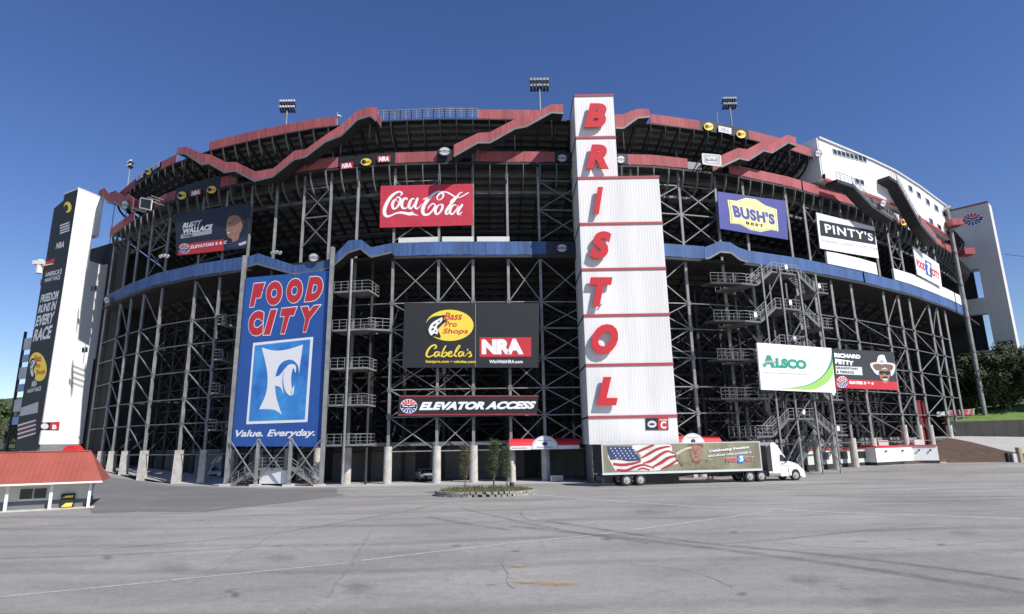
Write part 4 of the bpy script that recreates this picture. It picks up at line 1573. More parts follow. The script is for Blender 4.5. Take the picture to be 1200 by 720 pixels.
# driver portrait banners
def portrait_profile(s):
    s.poly('portrait_shirt', [(265, 291), (268, 284), (276, 281), (281, 279), (289, 277), (287.5, 290)], mat('printed dark blue shirt', (.03, .035, .09), .7), 2)
    s.poly('portrait_face', catmull([(266.5, 259), (265.6, 264), (266, 267), (264.8, 270), (266.2, 272), (265.8, 275), (268.5, 279), (272, 280.5), (273, 284), (279, 281), (281, 275), (284, 268), (284.5, 261), (281, 252.5), (274, 251.5), (268.5, 254)], 3, True), p_skin, 3)
    s.poly('portrait_hair', catmull([(266.5, 256), (267.5, 250.5), (273, 248.5), (280, 248.2), (285.5, 252), (287, 259), (285, 265), (283.5, 260), (281.5, 255), (275, 252.5), (270, 254)], 3, True), p_hair, 4)
    s.poly('portrait_ear', circ(283, 264.5, 1.5, 3, 8), p_skin, 5)
    s.polys('portrait_smile', [[(266.3, 272.4), (269.3, 272.0), (269.8, 273.4), (267.2, 274)]], p_lgrey, 4)
    s.polys('portrait_eye', [[(267.5, 261.6), (270.8, 261), (270.8, 262.2), (267.5, 262.7)]], p_hair, 4)
    s.poly('portrait_collar', [(279.5, 286), (286, 283.5), (289, 282.6), (288.5, 286), (281, 288.5)], p_lgrey, 4)
b = board('banner_sign', 'dark banner with smiling dark haired man in profile and RUSTY WALLACE lettering', 'banner', [(204.5, 251), (293.5, 238.5), (288.5, 291), (207, 300)], .3, navy)
portrait_profile(b)
b.text('RUSTY', [(214.5, 262), (237.8, 257.3), (236.8, 264.3), (213.8, 268)], p_lgrey, 2, .045, .25)
b.text('WALLACE', [(214.8, 268.5), (249.6, 262.8), (248.5, 269.5), (214, 274.7)], p_lgrey, 2, .045, .1)
b.poly('grey_strip', [(212.5, 275.2), (248.6, 269.8), (248, 274.2), (211.8, 280)], p_grey, 2)
b.text('TOWER', [(214.5, 276), (226.5, 274.3), (226.3, 277.3), (214.2, 279)], navy, 3, .02)
b.poly('red_strip', [(210.5, 287), (262, 280.5), (262, 293.8), (208.6, 299.6)], p_red, 1)
b.text('ELEVATORS B & C', [(224, 288), (266, 282.2), (266, 285.8), (223.6, 292)], p_white, 3, .045, .1, spacing=1.1)
seal(b, 216.3, 291.6, 6.2, 6, 2, tilt=-.12)
# big blue food billboard
FQ = [(288, 325.8), (386, 317), (375.6, 523.5), (271.2, 523.3)]
b = board('billboard', 'very tall blue FOOD CITY billboard with white framed logo', 'billboard', FQ, 1.9, p_blue, th=.3)
def f1(*pts):
    return [(270+x/7.2, 310+y/7.2) for x, y in pts]
for ch, q in (('F', ((178, 160), (300, 147), (252, 358), (158, 368))), ('O', ((300, 145), (446, 130), (440, 345), (298, 358))), ('O', ((472, 122), (618, 106), (612, 325), (468, 340))), ('D', ((652, 102), (795, 92), (775, 310), (620, 322)))):
    b.text(ch, f1(*q), p_red, 2, .09, .12 if ch in 'FD' else .05, outline=.03, om=p_white)
for ch, q in (('C', ((155, 395), (290, 380), (280, 605), (145, 612))), ('I', ((318, 378), (402, 372), (360, 600), (272, 603))), ('T', ((425, 368), (570, 352), (500, 590), (402, 592))), ('Y', ((590, 355), (775, 335), (680, 575), (580, 578)))):
    b.text(ch, f1(*q), p_red, 2, .09, .12 if ch in 'IT' else .05, outline=.03, om=p_white)
def f2(*pts):
    return [(270+x/5.54, 400+y/5.54) for x, y in pts]
b.poly('logo_frame', f2((148, 12), (538, -28), (500, 525), (103, 540)), p_white, 1)
b.poly('logo_field', f2((160, 28), (520, -12), (484, 508), (120, 520)), p_sky, 2)
b.poly('logo_flag_shape', f2(*catmull([(205, 42), (205, 42), (290, 62), (380, 52), (472, 22), (472, 22)], 5)[5:-5]+catmull([(472, 22), (462, 90), (452, 160), (447, 218)], 4)+catmull([(447, 218), (440, 160), (400, 122), (350, 130), (315, 165), (292, 230)], 4)+catmull([(292, 230), (320, 222), (362, 168)], 3)+catmull([(362, 168), (342, 220), (338, 280), (348, 346)], 3)+catmull([(348, 346), (325, 300), (290, 290)], 3)+catmull([(290, 290), (300, 370), (334, 476)], 3)+catmull([(334, 476), (290, 448), (240, 442), (188, 442)], 3)+catmull([(188, 442), (235, 330), (240, 200), (205, 42)], 6)[:-1]), p_white, 3)
b.stroke('logo_c_shape', [[(270+x/5.54, 400+y/5.54, w/5.54) for x, y, w in ((424, 205, 3), (415, 165, 24), (385, 178, 44), (370, 240, 52), (378, 310, 46), (398, 340, 26), (415, 290, 3))]], p_white, 4)
b.text('Value. Everyday.', f2((36, 578), (552, 570), (548, 628), (30, 635)), p_white, 2, .03, .28)
# its posts: two full height, two low
for (xt, yt, xb, yb) in ((287, 300, 265, 567.8), (391, 290, 375.5, 568.6)):
    p = P((xt+xb)/2, (yt+yb)/2, 2.0)
    zt = HC+ray(xt, yt).z*math.hypot(p.x, p.y)/math.hypot(ray(xt, yt).x, ray(xt, yt).y)
    beam('post', b.root, (p.x, p.y, 0), (p.x, p.y, zt), .4, steel_l, kind='hcol').name = 'post'
def fix_rot(root):
    """members placed in world directions under a turned root: undo the root's turn"""
    rz = root.rotation_euler.z
    M = Matrix.Rotation(-rz, 4, 'Z')
    for c in root.children:
        if c.rotation_mode == 'QUATERNION':
            c.location = M @ c.location
            c.rotation_quaternion = M.to_quaternion() @ c.rotation_quaternion
fix_rot(b.root)
# hunting shop and rifle club billboard
b = board('billboard', 'wide black billboard with yellow Bass Pro Shops oval, Cabela\'s script and NRA box', 'billboard', [(474, 355), (632, 355.5), (631, 431), (471.5, 431)], .7, black)
b.polys('panel_seam', [[(557, 356), (557.4, 356), (557.4, 430), (557, 430)]], p_grey, 1)
bass_logo(b, 527, 381.5, 28, 18.3, 1)
b.text('NRA', [(564.5, 398), (612.5, 397), (613.5, 415.5), (564.5, 415.5)], p_white, 3, .07)
b.poly('red_box', [(562, 395.6), (622.5, 395.6), (622.5, 418), (562, 418.6)], p_red, 2)
b.text('WinWithNRA.com', [(573.3, 422), (612.5, 422), (612.5, 426), (573.3, 426)], p_white, 2, .03)
b.text('basspro.com \u2022 cabelas.com', [(499, 422), (557.5, 422.3), (557.5, 426.7), (499, 426.3)], p_yel, 2, .02)
k_ = 6.857
def cb(*pts):
    return [(465+x/k_, 345+y/k_, w/k_) for x, y, w in pts]
b.stroke('script_lettering', [
    cb((298, 440, 6), (318, 425, 12), (305, 408, 12), (270, 425, 14), (244, 465, 16), (240, 495, 14), (265, 503, 10), (300, 485, 6)),
    cb((335, 462, 8), (312, 468, 12), (302, 490, 12), (318, 500, 10), (345, 465, 10), (338, 492, 10), (355, 497, 6)),
    cb((395, 412, 10), (375, 450, 12), (362, 495, 12), (385, 500, 10), (403, 478, 12), (392, 466, 8), (375, 480, 6)),
    cb((410, 488, 6), (438, 474, 10), (440, 460, 8), (418, 470, 12), (412, 492, 12), (435, 500, 10), (458, 485, 6)),
    cb((462, 485, 6), (505, 425, 8), (500, 412, 8), (478, 445, 12), (465, 490, 12), (485, 500, 8)),
    cb((530, 462, 8), (505, 468, 12), (496, 490, 12), (512, 500, 10), (538, 465, 10), (532, 492, 10), (550, 497, 6)),
    cb((572, 440, 10), (566, 456, 6)),
    cb((552, 494, 5), (588, 462, 8), (592, 480, 12), (600, 497, 10), (575, 503, 8))], p_yel, 2)
b = board('access_sign', 'long low black ELEVATOR ACCESS sign with round emblem below the wide billboard', 'sign', [(468, 463.5), (631, 463.5), (629, 486.5), (466, 487.5)], .7, black)
b.polys('red_edge', [[(468, 463.7), (631, 463.7), (631, 464.8), (468, 465)], [(466.2, 485.8), (629, 485), (629, 486.2), (466.2, 487.2)]], p_stripe, 1)
seal(b, 479, 476.3, 10, 8.4, 1)
b.text('ELEVATOR ACCESS', [(492, 471.3), (628.5, 470.3), (627.5, 479.3), (491, 481)], p_white, 2, .06, .28)
# beans sign
def g8(*pts):
    return [(830+x/5.714, 215+y/5.714) for x, y in pts]
b = board('banner_sign', 'violet blue banner with pale yellow plaque reading BUSH\'S BEST', 'banner', g8((62, 55), (518, 118), (535, 378), (78, 303)), .4, p_vio)
def plaque(k):
    c = (300, 215)
    pts = [(128, 110), (190, 118), (250, 98), (320, 108), (380, 148), (458, 175), (462, 240), (470, 322), (420, 312), (350, 326), (280, 312), (215, 275), (148, 268), (142, 190)]
    return g8(*[(c[0]+(x-c[0])*k, c[1]+(y-c[1])*k) for x, y in pts])
b.poly('plaque', plaque(1), p_pyel, 1)
b.poly('plaque_border', plaque(.95), p_teal, 2)
b.poly('plaque_field', plaque(.925), p_pyel, 3)
b.text("BUSH'S", g8((155, 140), (440, 205), (448, 282), (172, 228)), p_vio, 4, .05, .0, outline=.02, om=p_lgrey, spacing=1.1)
b.text('BEST', g8((250, 255), (370, 278), (370, 298), (250, 275)), black, 4, .05, spacing=1.3)
b = board('banner_sign', 'white banner with black bar reading PINTY\'S on the upper right side', 'banner', g8((722, 195), (1112, 292), (1142, 502), (750, 435)), .4, p_white)
b.poly('grey_top', g8((722, 196), (1112, 293), (1115, 312), (728, 238)), p_lgrey, 1)
b.poly('black_bar', g8((742, 246), (1113, 318), (1122, 412), (752, 350)), black, 2)
b.text("PINTY'S", g8((775, 268), (1098, 335), (1104, 388), (785, 332)), p_white, 3, .02, spacing=1.15)
b.text('MAKING GREAT FOOD FUN', g8((760, 372), (1128, 432), (1132, 450), (764, 392)), p_grey, 2, .0, spacing=1.0)
# small food sign on the right
def h3(*pts):
    return [(900+x/2.77, 140+y/2.77) for x, y in pts]
b = board('banner_sign', 'white FOOD CITY banner with blue logo between the posts near the right tower', 'banner', h3((470, 412), (555, 470), (565, 545), (485, 503)), .4, p_white)
b.text('FOOD', h3((480, 452), (510, 470), (512, 494), (484, 478)), p_red, 2, .05)
b.text('CITY', h3((530, 483), (555, 498), (558, 520), (533, 507)), p_red, 2, .05)
b.poly('logo_box', h3((509, 455), (530, 468), (534, 516), (513, 504)), p_blue, 1)
b.stroke('logo_mark', [[(900+x/2.77, 140+y/2.77, w/2.77) for x, y, w in ((514, 466, 4), (522, 475, 8), (520, 490, 6), (524, 505, 5))]], p_white, 3)
# laundry and second driver signs
def a6(*pts):
    return [(880+x/6.667, 395+y/6.667) for x, y in pts]
OFFS = 4.7
b = board('billboard', 'white ALSCO billboard with green swoosh in the lower corner', 'billboard', a6((48, 45), (628, 88), (665, 437), (82, 412)), OFFS, p_white, th=.2)
b.text('LSCO', a6((190, 163), (432, 182), (436, 254), (192, 242)), p_teal, 2, .07)
b.poly('letter_a', a6((122, 143), (152, 143), (192, 242), (158, 240), (150, 215), (125, 214), (112, 238), (94, 236)), p_teal, 2)
b.poly('grey_arc', a6(*catmull([(82, 214), (130, 186), (178, 190), (186, 205), (130, 200), (90, 222)], 4, True)), p_grey, 3)
b.text('Linen and Uniform Rental Services', a6((95, 268), (440, 284), (441, 298), (96, 284)), p_grey, 2, .0)
sw_o = catmull([(630, 120), (618, 200), (560, 300), (450, 370), (300, 398), (120, 402)], 5)
sw_m = catmull([(638, 190), (610, 250), (545, 325), (440, 380), (300, 400), (120, 402)], 5)
sw_i = catmull([(642, 290), (610, 340), (550, 385), (470, 412), (300, 404), (120, 403)], 5)
b.poly('dark_green_swoosh', a6(*(sw_o+sw_m[::-1])), p_teal, 1)
b.poly('light_green_swoosh', a6(*(sw_m+sw_i[::-1])), p_lgrn, 2)
b = board('banner_sign', 'dark banner of laughing man in white cowboy hat with RICHARD PETTY lettering', 'banner', a6((634, 92), (1112, 118), (1148, 418), (668, 400)), 3.6, mat('charcoal print', (.03, .032, .036), .6), th=.15)
b.poly('red_strip', a6((660, 325), (1140, 352), (1147, 416), (668, 399)), p_red, 1)
b.text('RICHARD', a6((648, 125), (853, 140), (855, 172), (652, 160)), p_white, 2, .07)
b.text('PETTY', a6((655, 170), (802, 190), (804, 224), (658, 210)), p_white, 2, .07)
b.poly('grey_strip', a6((660, 226), (866, 236), (872, 300), (664, 290)), p_lgrey, 1)
b.text('GRANDSTAND', a6((664, 232), (832, 242), (834, 258), (666, 250)), black, 2, .03)
b.text('& TERRACE', a6((666, 262), (802, 270), (804, 288), (668, 281)), black, 2, .03)
b.text('GATES 5 & 6', a6((764, 342), (958, 354), (958, 374), (766, 368)), p_white, 2, .06)
seal(b, 880+712/6.667, 395+352/6.667, 6.3, 6.8, 2)
b.poly('portrait_shirt', a6((955, 408), (975, 372), (1015, 350), (1045, 368), (1075, 345), (1120, 362), (1140, 414)), p_red, 2)
b.poly('portrait_face', a6(*catmull([(992, 258), (1000, 300), (1022, 345), (1048, 366), (1070, 345), (1084, 300), (1090, 258), (1040, 244)], 4, True)), p_skin, 3)
b.poly('hat_brim', a6(*catmull([(932, 205), (950, 262), (990, 300), (1002, 262), (1040, 250), (1084, 262), (1092, 308), (1120, 270), (1118, 212), (1040, 200)], 4, True)), p_lgrey, 4)
b.poly('hat_brim_shade', a6(*catmull([(952, 216), (968, 256), (1000, 262), (1040, 240), (1086, 262), (1104, 250), (1102, 222), (1040, 212)], 4, True)), p_brown, 5)
b.poly('hat_crown', a6((975, 205), (990, 150), (1012, 140), (1036, 142), (1062, 208), (1020, 215)), p_white, 6)
b.poly('hat_band', a6((1006, 180), (1030, 182), (1036, 206), (1004, 204)), p_grey, 7)
b.poly('sunglasses', a6(*catmull([(998, 270), (1020, 264), (1042, 270), (1066, 266), (1086, 274), (1080, 294), (1056, 296), (1040, 282), (1026, 294), (1004, 290)], 3, True)), black, 5)
b.poly('moustache', a6(*catmull([(1018, 318), (1046, 306), (1072, 320), (1046, 326)], 3, True)), p_hair, 5)
b.poly('smile', a6(*catmull([(1024, 326), (1046, 328), (1066, 328), (1046, 342)], 3, True)), p_white, 6)
# small signs on the bands
def mini(kind, cx, cy, tab_off, z=None, sl=0, w=0, h=0, rot=0):
    a = P(cx-4, cy-4*sl, tab_off)
    c = P(cx+4, cy+4*sl, tab_off)
    names = {'oval': ('small yellow oval logo', 'logo sign'), 'nra': ('small white on red NRA sign', 'sign'), 'seal': ('round dark emblem', 'emblem'), 'white': ('small white sign panel', 'sign')}
    return names[kind], a, c
def band_sign(kind, cx, cy, w, h, where, off=.12, sl=0.0):
    (nm, cat), a, c = mini(kind, cx, cy, off, sl=sl)
    s = Sign({'oval': 'logo_sign', 'nra': 'band_sign', 'seal': 'round_emblem', 'white': 'band_sign'}[kind], nm+' '+where, cat, a, c, z0=a.z-1)
    t = math.atan(sl)
    R4 = lambda k=1: [(cx-w/2*k, cy-h/2*k-w/2*sl*k), (cx+w/2*k, cy-h/2*k+w/2*sl*k), (cx+w/2*k, cy+h/2*k+w/2*sl*k), (cx-w/2*k, cy+h/2*k-w/2*sl*k)]
    if kind == 'oval':
        s.poly('disc', circ(cx, cy, w/2, h/2, 20, tilt=t), p_yel, 1)
        s.poly('fish', circ(cx-w*.22, cy, w*.2, h*.3, 10, tilt=t-.6), black, 2)
        s.text('Bass Pro', [(cx-w*.05, cy-h*.2), (cx+w*.4, cy-h*.2), (cx+w*.4, cy+h*.15), (cx-w*.05, cy+h*.15)], p_stripe, 2, .02)
    elif kind == 'nra':
        s.poly('panel', R4(), p_red, 1)
        s.text('NRA', R4(.8), p_white, 2, .06, .1)
    elif kind == 'white':
        s.poly('panel', R4(), p_lgrey, 1)
        s.text('NRA', R4(.7), p_grey, 2, .06, .1)
    else:
        s.poly('panel', circ(cx, cy, w/2, h/2, 20, tilt=t), black, 0, th=.06)
        seal(s, cx, cy, w*.42, h*.42, 1, tilt=t, dim=True)
    return s
band_sign('oval', 213, 229.3, 11, 9, 'on the dark band left of the two on the left side', .2, -.3)
band_sign('nra', 229.5, 226, 12, 6.5, 'between the two yellow logos at upper left', .2, -.25)
band_sign('oval', 248, 222.5, 11, 8.5, 'on the dark band just left of the short red panel', .2, -.2)
band_sign('nra', 406.5, 194.3, 14.5, 7, 'left of the yellow logo above the cola banner', .2, -.12)
band_sign('oval', 429, 190, 12.5, 8.5, 'between two small NRA signs above the cola banner', .2, -.05)
band_sign('nra', 450, 186.5, 15, 7, 'right of the yellow logo above the cola banner', .2, -.05)
band_sign('seal', 521, 177.5, 15, 11, 'at the foot of the middle red stair', .5)
band_sign('seal', 659, 185.5, 13, 10, 'on the red level just left of the white letter tower', .2)
band_sign('seal', 727.5, 187, 11, 10, 'on the red level just right of the white letter tower', .2)
band_sign('seal', 658.5, 291, 14, 11, 'on the blue level just left of the white letter tower', .2)
band_sign('seal', 768, 291.5, 6, 9, 'on the blue level just right of the white letter tower', .2)
band_sign('seal', 367.5, 302, 13, 11, 'on the blue level above the tall blue billboard', 1.9)
band_sign('seal', 146, 240.5, 9, 12, 'beside the red stair at the far upper left', 2.4, .1)
band_sign('seal', 959, 180, 9, 9, 'on the upper band at the corner of the white suites', 1.2, .2)
band_sign('seal', 1035, 238.5, 8, 9, 'at the lower end of the suites stair', 3.0, .3)
band_sign('oval', 830.5, 148.5, 11, 9, 'left one on the top band at upper right', .2, .15)
band_sign('white', 849.5, 152.5, 15, 7, 'between the yellow logos on the top band', .2, .2)
band_sign('oval', 868.5, 157.5, 11, 9, 'right one on the top band at upper right', .2, .2)
band_sign('white', 163.5, 207, 8, 6, 'left one on the dark top band at far left', .2, -.6)
band_sign('oval', 173.5, 201, 7, 8, 'on the dark top band at far left', .2, -.6)
band_sign('white', 183, 194.5, 8, 6, 'right one on the dark top band at far left', .2, -.6)
band_sign('white', 1050, 254, 7, 8, 'left one on the red band under the suites stair', .2, .5)
band_sign('oval', 1059.5, 260.5, 7, 8, 'on the red band under the suites stair', .2, .5)
band_sign('white', 1067.5, 266.5, 7, 8, 'right one on the red band under the suites stair', .2, .5)
band_sign('seal', 125, 352, 7, 9, 'at the left end of the blue band', .6, -.3)
# tilted light coloured panel at 835,188 and scoreboard like frame at 168,238
for (quad, lab, off) in (([(823, 180.5), (844, 182.5), (845, 195), (824, 192)], 'grey panel with round emblem left of the far right red stair', 1.9), ([(165, 232), (178, 234.5), (176.5, 246.5), (163.5, 243.5)], 'small square framed panel at the end of the far left red stair', 2.6)):
    b = board('framed_panel', lab, 'sign', quad, off, p_grey if quad[0][0] > 600 else steel_d, th=.1, frame=cream)
    cx = sum(p[0] for p in quad)/4
    cy = sum(p[1] for p in quad)/4
    if cx > 600:
        seal(b, cx, cy, 7, 4.5, 1, dim=True)

# ------------------------------------------------------------------ stair towers
def zat(p, x, y):
    d = ray(x, y)
    return HC+d.z*math.hypot(p.x, p.y)/math.hypot(d.x, d.y)
ST = thing('stair_tower', 'wide open scissor stair tower of galvanised steel right of the white tower', 'stair tower', tuple(atz(925, 553)))
ctr = P(921, 400, 2.4)
a, b_ = P(890, 400, 2.4), P(955, 400, 2.4)
t = (b_-a)
t.z = 0
t.normalize()
n = Vector((t.y, -t.x, 0))
ctr.z = 0
cz = [zat(ctr, 921, y) for y in (321, 363, 406, 449, 491)]
hwc = 2.1
ext_l, ext_r = 4.9, 4.9
fr = ctr+n*1.0      # front edge
dep = 4.2
for i, z in enumerate(cz):
    landing(ST, Vector((fr.x, fr.y, z)), hwc, t, n, dep, steel, 'f')
    zs_ = z-1.9
    L_ = fr-t*(ext_l+1.0)
    R_ = fr+t*(ext_r+1.0)
    landing(ST, Vector((L_.x, L_.y, zs_)), 1.2, t, n, dep, steel, 'fl')
    landing(ST, Vector((R_.x, R_.y, zs_)), 1.2, t, n, dep, steel, 'fr')
    # front flights down from the centre
    flight(ST, Vector((fr.x, fr.y, 0))-t*hwc+Vector((0, 0, z)), L_+t*1.2+Vector((0, 0, zs_)), -n*1.5, steel)
    flight(ST, Vector((fr.x, fr.y, 0))+t*hwc+Vector((0, 0, z)), R_-t*1.2+Vector((0, 0, zs_)), -n*1.5, steel)
    zn = cz[i+1] if i+1 < len(cz) else z-4.0
    bk = -n*2.6
    if i+1 < len(cz):
        flight(ST, L_+t*1.2+bk+Vector((0, 0, zs_)), fr-t*hwc+bk+Vector((0, 0, zn)), -n*1.5, steel_d, rail=False)
        flight(ST, R_-t*1.2+bk+Vector((0, 0, zs_)), fr+t*hwc+bk+Vector((0, 0, zn)), -n*1.5, steel_d, rail=False)
    # gangway leading left into the stand
    g0 = L_-t*1.2+Vector((0, 0, zs_))
    g1 = g0-t*3.6-n*1.0
    mb = MB()
    mb.hexa([p-Vector((0, 0, .2)) for p in (g1, g0, g0-n*1.6, g1-n*1.6)]+[g1, g0, g0-n*1.6, g1-n*1.6])
    if i < 4:
        obj('gangway', mb, steel_d, ST, world=True)
        railing('gangway_railing', g1, g0, 1.1, ST, steel)
    # small white notice boards on the rails
    for d_, zz in ((.3, z), (-(ext_l+.6) if i == 1 else ext_r+.7, zs_)):
        mb = MB()
        c = fr+t*d_+n*.06
        mb.wall(c-t*.22, c+t*.22, zz+.45, zz+1.0, zz+.45, zz+1.0, .03)
        obj('notice_board', mb, p_white, ST, world=True)
# stringers down to the ground
flight(ST, fr-t*hwc+Vector((0, 0, cz[-1])), fr-t*(hwc+5.6)+Vector((0, 0, .9)), -n*1.5, steel) if False else None
zg = gh(fr.x, fr.y)
flight(ST, fr-t*(ext_l)+Vector((0, 0, cz[-1]-1.9))-n*2.4, fr-t*.2+Vector((0, 0, zg+.1))-n*2.4, -n*1.5, steel)
flight(ST, fr+t*(ext_r)+Vector((0, 0, cz[-1]-1.9))-n*2.4, fr+t*.6+Vector((0, 0, zg+.1))-n*2.4, -n*1.5, steel)
for d_ in (-3.9, -1.0, 2.1, 5.0):
    for bk, mm in ((.15, steel_l), (-4.4, steel)):
        p = fr+t*d_+n*bk
        beam('tower_post', ST, (p.x, p.y, gh(p.x, p.y)), (p.x, p.y, cz[0]+(.2 if d_ > 0 else .6)), .17 if bk > 0 else .2, mm, kind='hcol' if bk > 0 else 'bar')
for (d0, y0, d1, y1) in ((-1.0, 321, -3.9, 356), (5.0, 338, -1.0, 404), (2.1, 395, -1.0, 402), (2.1, 462, -1.0, 490), (-1.0, 492, -3.9, 520), (5.0, 500, 2.1, 530), (2.1, 545, 5.0, 520), (5.0, 545, 2.1, 515), (-3.9, 545, -1.0, 510)):
    p0, p1 = fr+t*d0+n*.3, fr+t*d1+n*.3
    beam('tower_brace', ST, (p0.x, p0.y, zat(ctr, 921, y0)), (p1.x, p1.y, zat(ctr, 921, y1)), .10, steel)

S2 = thing('stair_tower', 'narrow stair tower with stacked caged landings beside the tall blue billboard', 'stair tower', tuple(atz(395, 568)))
pc = P(395, 430, 1.3)
a, b_ = P(380, 430, 1.3), P(425, 430, 1.3)
t = (b_-a)
t.z = 0
t.normalize()
n = Vector((t.y, -t.x, 0))
ly = (341, 386, 431, 474, 521)
lz = [zat(P(405, y, 1.3), 405, y) for y in ly]
for i, (y, z) in enumerate(zip(ly, lz)):
    base = Vector((pc.x, pc.y, z))+t*1.4
    q = [base-t*2.2, base+t*2.0, base+t*2.0-n*3, base-t*2.2-n*3]
    landing(S2, base-t*.1, 2.1, t, n, 3.0, steel_l, 'fr')
    railing('landing_railing', base-t*2.2-n*3, base+t*2.0-n*3, 1.1, S2)
    if i+1 < len(lz):
        flight(S2, base-t*2.2-n*.2, base-t*8.2-n*.2+Vector((0, 0, (lz[i+1]-z)/2)), -n*1.3, steel_d, rail=False)
        flight(S2, base-t*8.2-n*1.8+Vector((0, 0, (lz[i+1]-z)/2)), base-t*2.2-n*1.8+Vector((0, 0, (lz[i+1]-z))), -n*1.3, steel_d, rail=False)
    if i:
        c = P(266.5, 300, .6)
        c.z = z+2.0
        landing(S2, c, .5, t, n, 2.5, steel_l, 'fl')
beam('tower_post', S2, (pc.x+t.x*1.2, pc.y+t.y*1.2, 0), (pc.x+t.x*1.2, pc.y+t.y*1.2, 25), .3, steel_l, kind='tube')
beam('tower_post', S2, (pc.x+t.x*3.4, pc.y+t.y*3.4+1.5, 0), (pc.x+t.x*3.4, pc.y+t.y*3.4+1.5, 25), .3, steel_d, kind='tube')
# walkway from its second landing to the main columns
z = lz[1]
g0 = Vector((pc.x, pc.y, z))+t*3.4
g1 = P(457, 386, .2)
g1.z = z
mb = MB()
mb.hexa([p-Vector((0, 0, .2)) for p in (g0, g1, g1-n*2, g0-n*2)]+[g0, g1, g1-n*2, g0-n*2])
obj('gangway', mb, steel, S2, world=True)
railing('gangway_railing', g0, g1, 1.2, S2)
# low entrance stair under the billboard
S3 = thing('entrance_stair', 'double sided low steel stair with white panel under the tall blue billboard', 'stair', tuple(atz(320, 568)))
A = lambda x, z_, o=2.0: (lambda p: Vector((p.x, p.y, z_)))(P(x, 560, o))
zpl = zat(A(318, 0), 318, 549)
landing(S3, A(319, zpl), 2.1, t, n, 2.2, steel_l, 'f')
flight(S3, A(301, zpl), A(272, .1), -n*1.5, steel_l)
flight(S3, A(340, zpl), A(370, .1), -n*1.5, steel_l)
mb = MB()
mb.wall(A(303, 0)-n*.2, A(335, 0)-n*.2, .25, zpl-.2, .25, zpl-.2, .1)
obj('white_panel', mb, white, S3, world=True)
for x in (265, 300, 338.7, 375):
    p = A(x, 0, 2.2)
    mb = MB()
    mb.box(p.x-.5, p.y-.5, 0, p.x+.5, p.y+.5, .22)
    obj('footing', mb, conc, S3, world=True)
    if x in (300, 338.7):
        beam('post', S3, (p.x, p.y, .22), (p.x, p.y, 5.0), .3, steel_l)
for xa, xb in ((266, 300), (300, 339), (339, 375)):
    for z0, z1 in ((.6, 4.9), (4.9, .6)):
        beam('brace', S3, A(xa, z0, 2.35), A(xb, z1, 2.35), .1, steel_l)
# traffic cone like orange marker
mb = MB()
p = atz(365.5, 569)
mb.tube((p.x, p.y-.8, .05), (p.x, p.y-.8, .75), .17, 12, .04)
mb.box(p.x-.2, p.y-1.0, 0.0, p.x+.2, p.y-.6, .05)
o = obj('traffic_cone', mb, orange)
tag(o, 'orange traffic cone at the foot of the low entrance stair', 'cone')

# ------------------------------------------------------------------ gate canopies
awn = mat('bright red awning', (.62, .025, .03), .55)
def canopy(label, x0, x1, ytop, ybot, off, sx=None, arc=None):
    a, b = P(x0, ybot, off), P(x1, ybot, off)
    s = Sign('gate_canopy', label, 'canopy', a, b, z0=zat(a, x0, ybot))
    w = s.w
    h = zat(a, x0, ytop)-s.o.z
    # curved red hood
    mb = MB()
    pr = [(-1.4*sin(pi/2*i/6), h*cos(pi/2*i/6)+.0) for i in range(7)]
    pr = [(y+1.4, z) for y, z in pr]
    n_ = len(pr)
    for u in (0, w):
        for y, z in pr:
            mb.v.append((u, y, z+.12))
    mb.f = [(i, i+1, i+1+n_, i+n_) for i in range(n_-1)]
    mb.f += [tuple(range(n_)), tuple(range(2*n_-1, n_-1, -1))]
    obj('hood', mb, awn, s.root)
    mb = MB()
    mb.box(0, -.06, -.28, w, 0, .12)
    obj('white_fascia', mb, p_white, s.root)
    if arc:
        c = s.px(arc, ybot)[0]
        r_ = 1.5
        s.poly('arched_sign', [(c+r_*cos(pi*i/16), -.25+r_*.95*sin(pi*i/16)) for i in range(17)], p_lgrey, 8, th=.1, uv=True)
        s.poly('sign_field', [(c+1.3*cos(pi*i/16), -.2+1.18*sin(pi*i/16)) for i in range(17)], p_white, 9.2, uv=True)
        s.poly('emblem', circ(c, .32, .3, .22, 14), p_navy2, 10.2, uv=True)
        s.polys('small_print', [[(c-.75, .62), (c+.75, .62), (c+.7, .74), (c-.7, .74)], [(c-.9, -.1), (c+.9, -.1), (c+.9, .02), (c-.9, .02)]], p_grey, 10.2, uv=True)
    s.polys('small_print', [[(w*.03, -.15), (w*.25, -.15), (w*.25, -.03), (w*.03, -.03)]], p_grey, 6, uv=True)
    for u in (w*.5,):
        mb = MB()
        mb.box(u-.25, .6, -s.o.z, u+.25, 1.1, -.3)
        obj('support', mb, conc, s.root)
    return s
canopy('red gate canopy with arched white sign just left of the white letter tower', 597, 679, 516, 524.5, .6, arc=638.5)
canopy('red gate canopy with arched white sign behind the parked truck trailer', 785, 846, 512.5, 521, .6, arc=812)
a = aty(70, 531, 88)
s = Sign('gate_canopy', 'small red rounded canopy in front of the white left tower', 'canopy', aty(70, 531, 84), aty(93, 531, 84), z0=2.0)
u0, u1_ = s.px(70, 531)[0], s.px(93, 531)[0]
vt = s.px(81, 522)[1]
s.poly('hood', [(u0, 0), (u0+.1, vt*.7), (u0+.9, vt), (u1_-.9, vt), (u1_-.1, vt*.7), (u1_, 0)], awn, 0, th=1.3, uv=True)
s.poly('arched_sign', [((u0+u1_)/2+.55*cos(pi*i/10), vt*.15+.6*sin(pi*i/10)) for i in range(11)], p_white, 6, th=.05, uv=True)
mb = MB()
mb.box(u0, .2, -2, u1_, 1.2, 0)
obj('support', mb, conc, s.root)

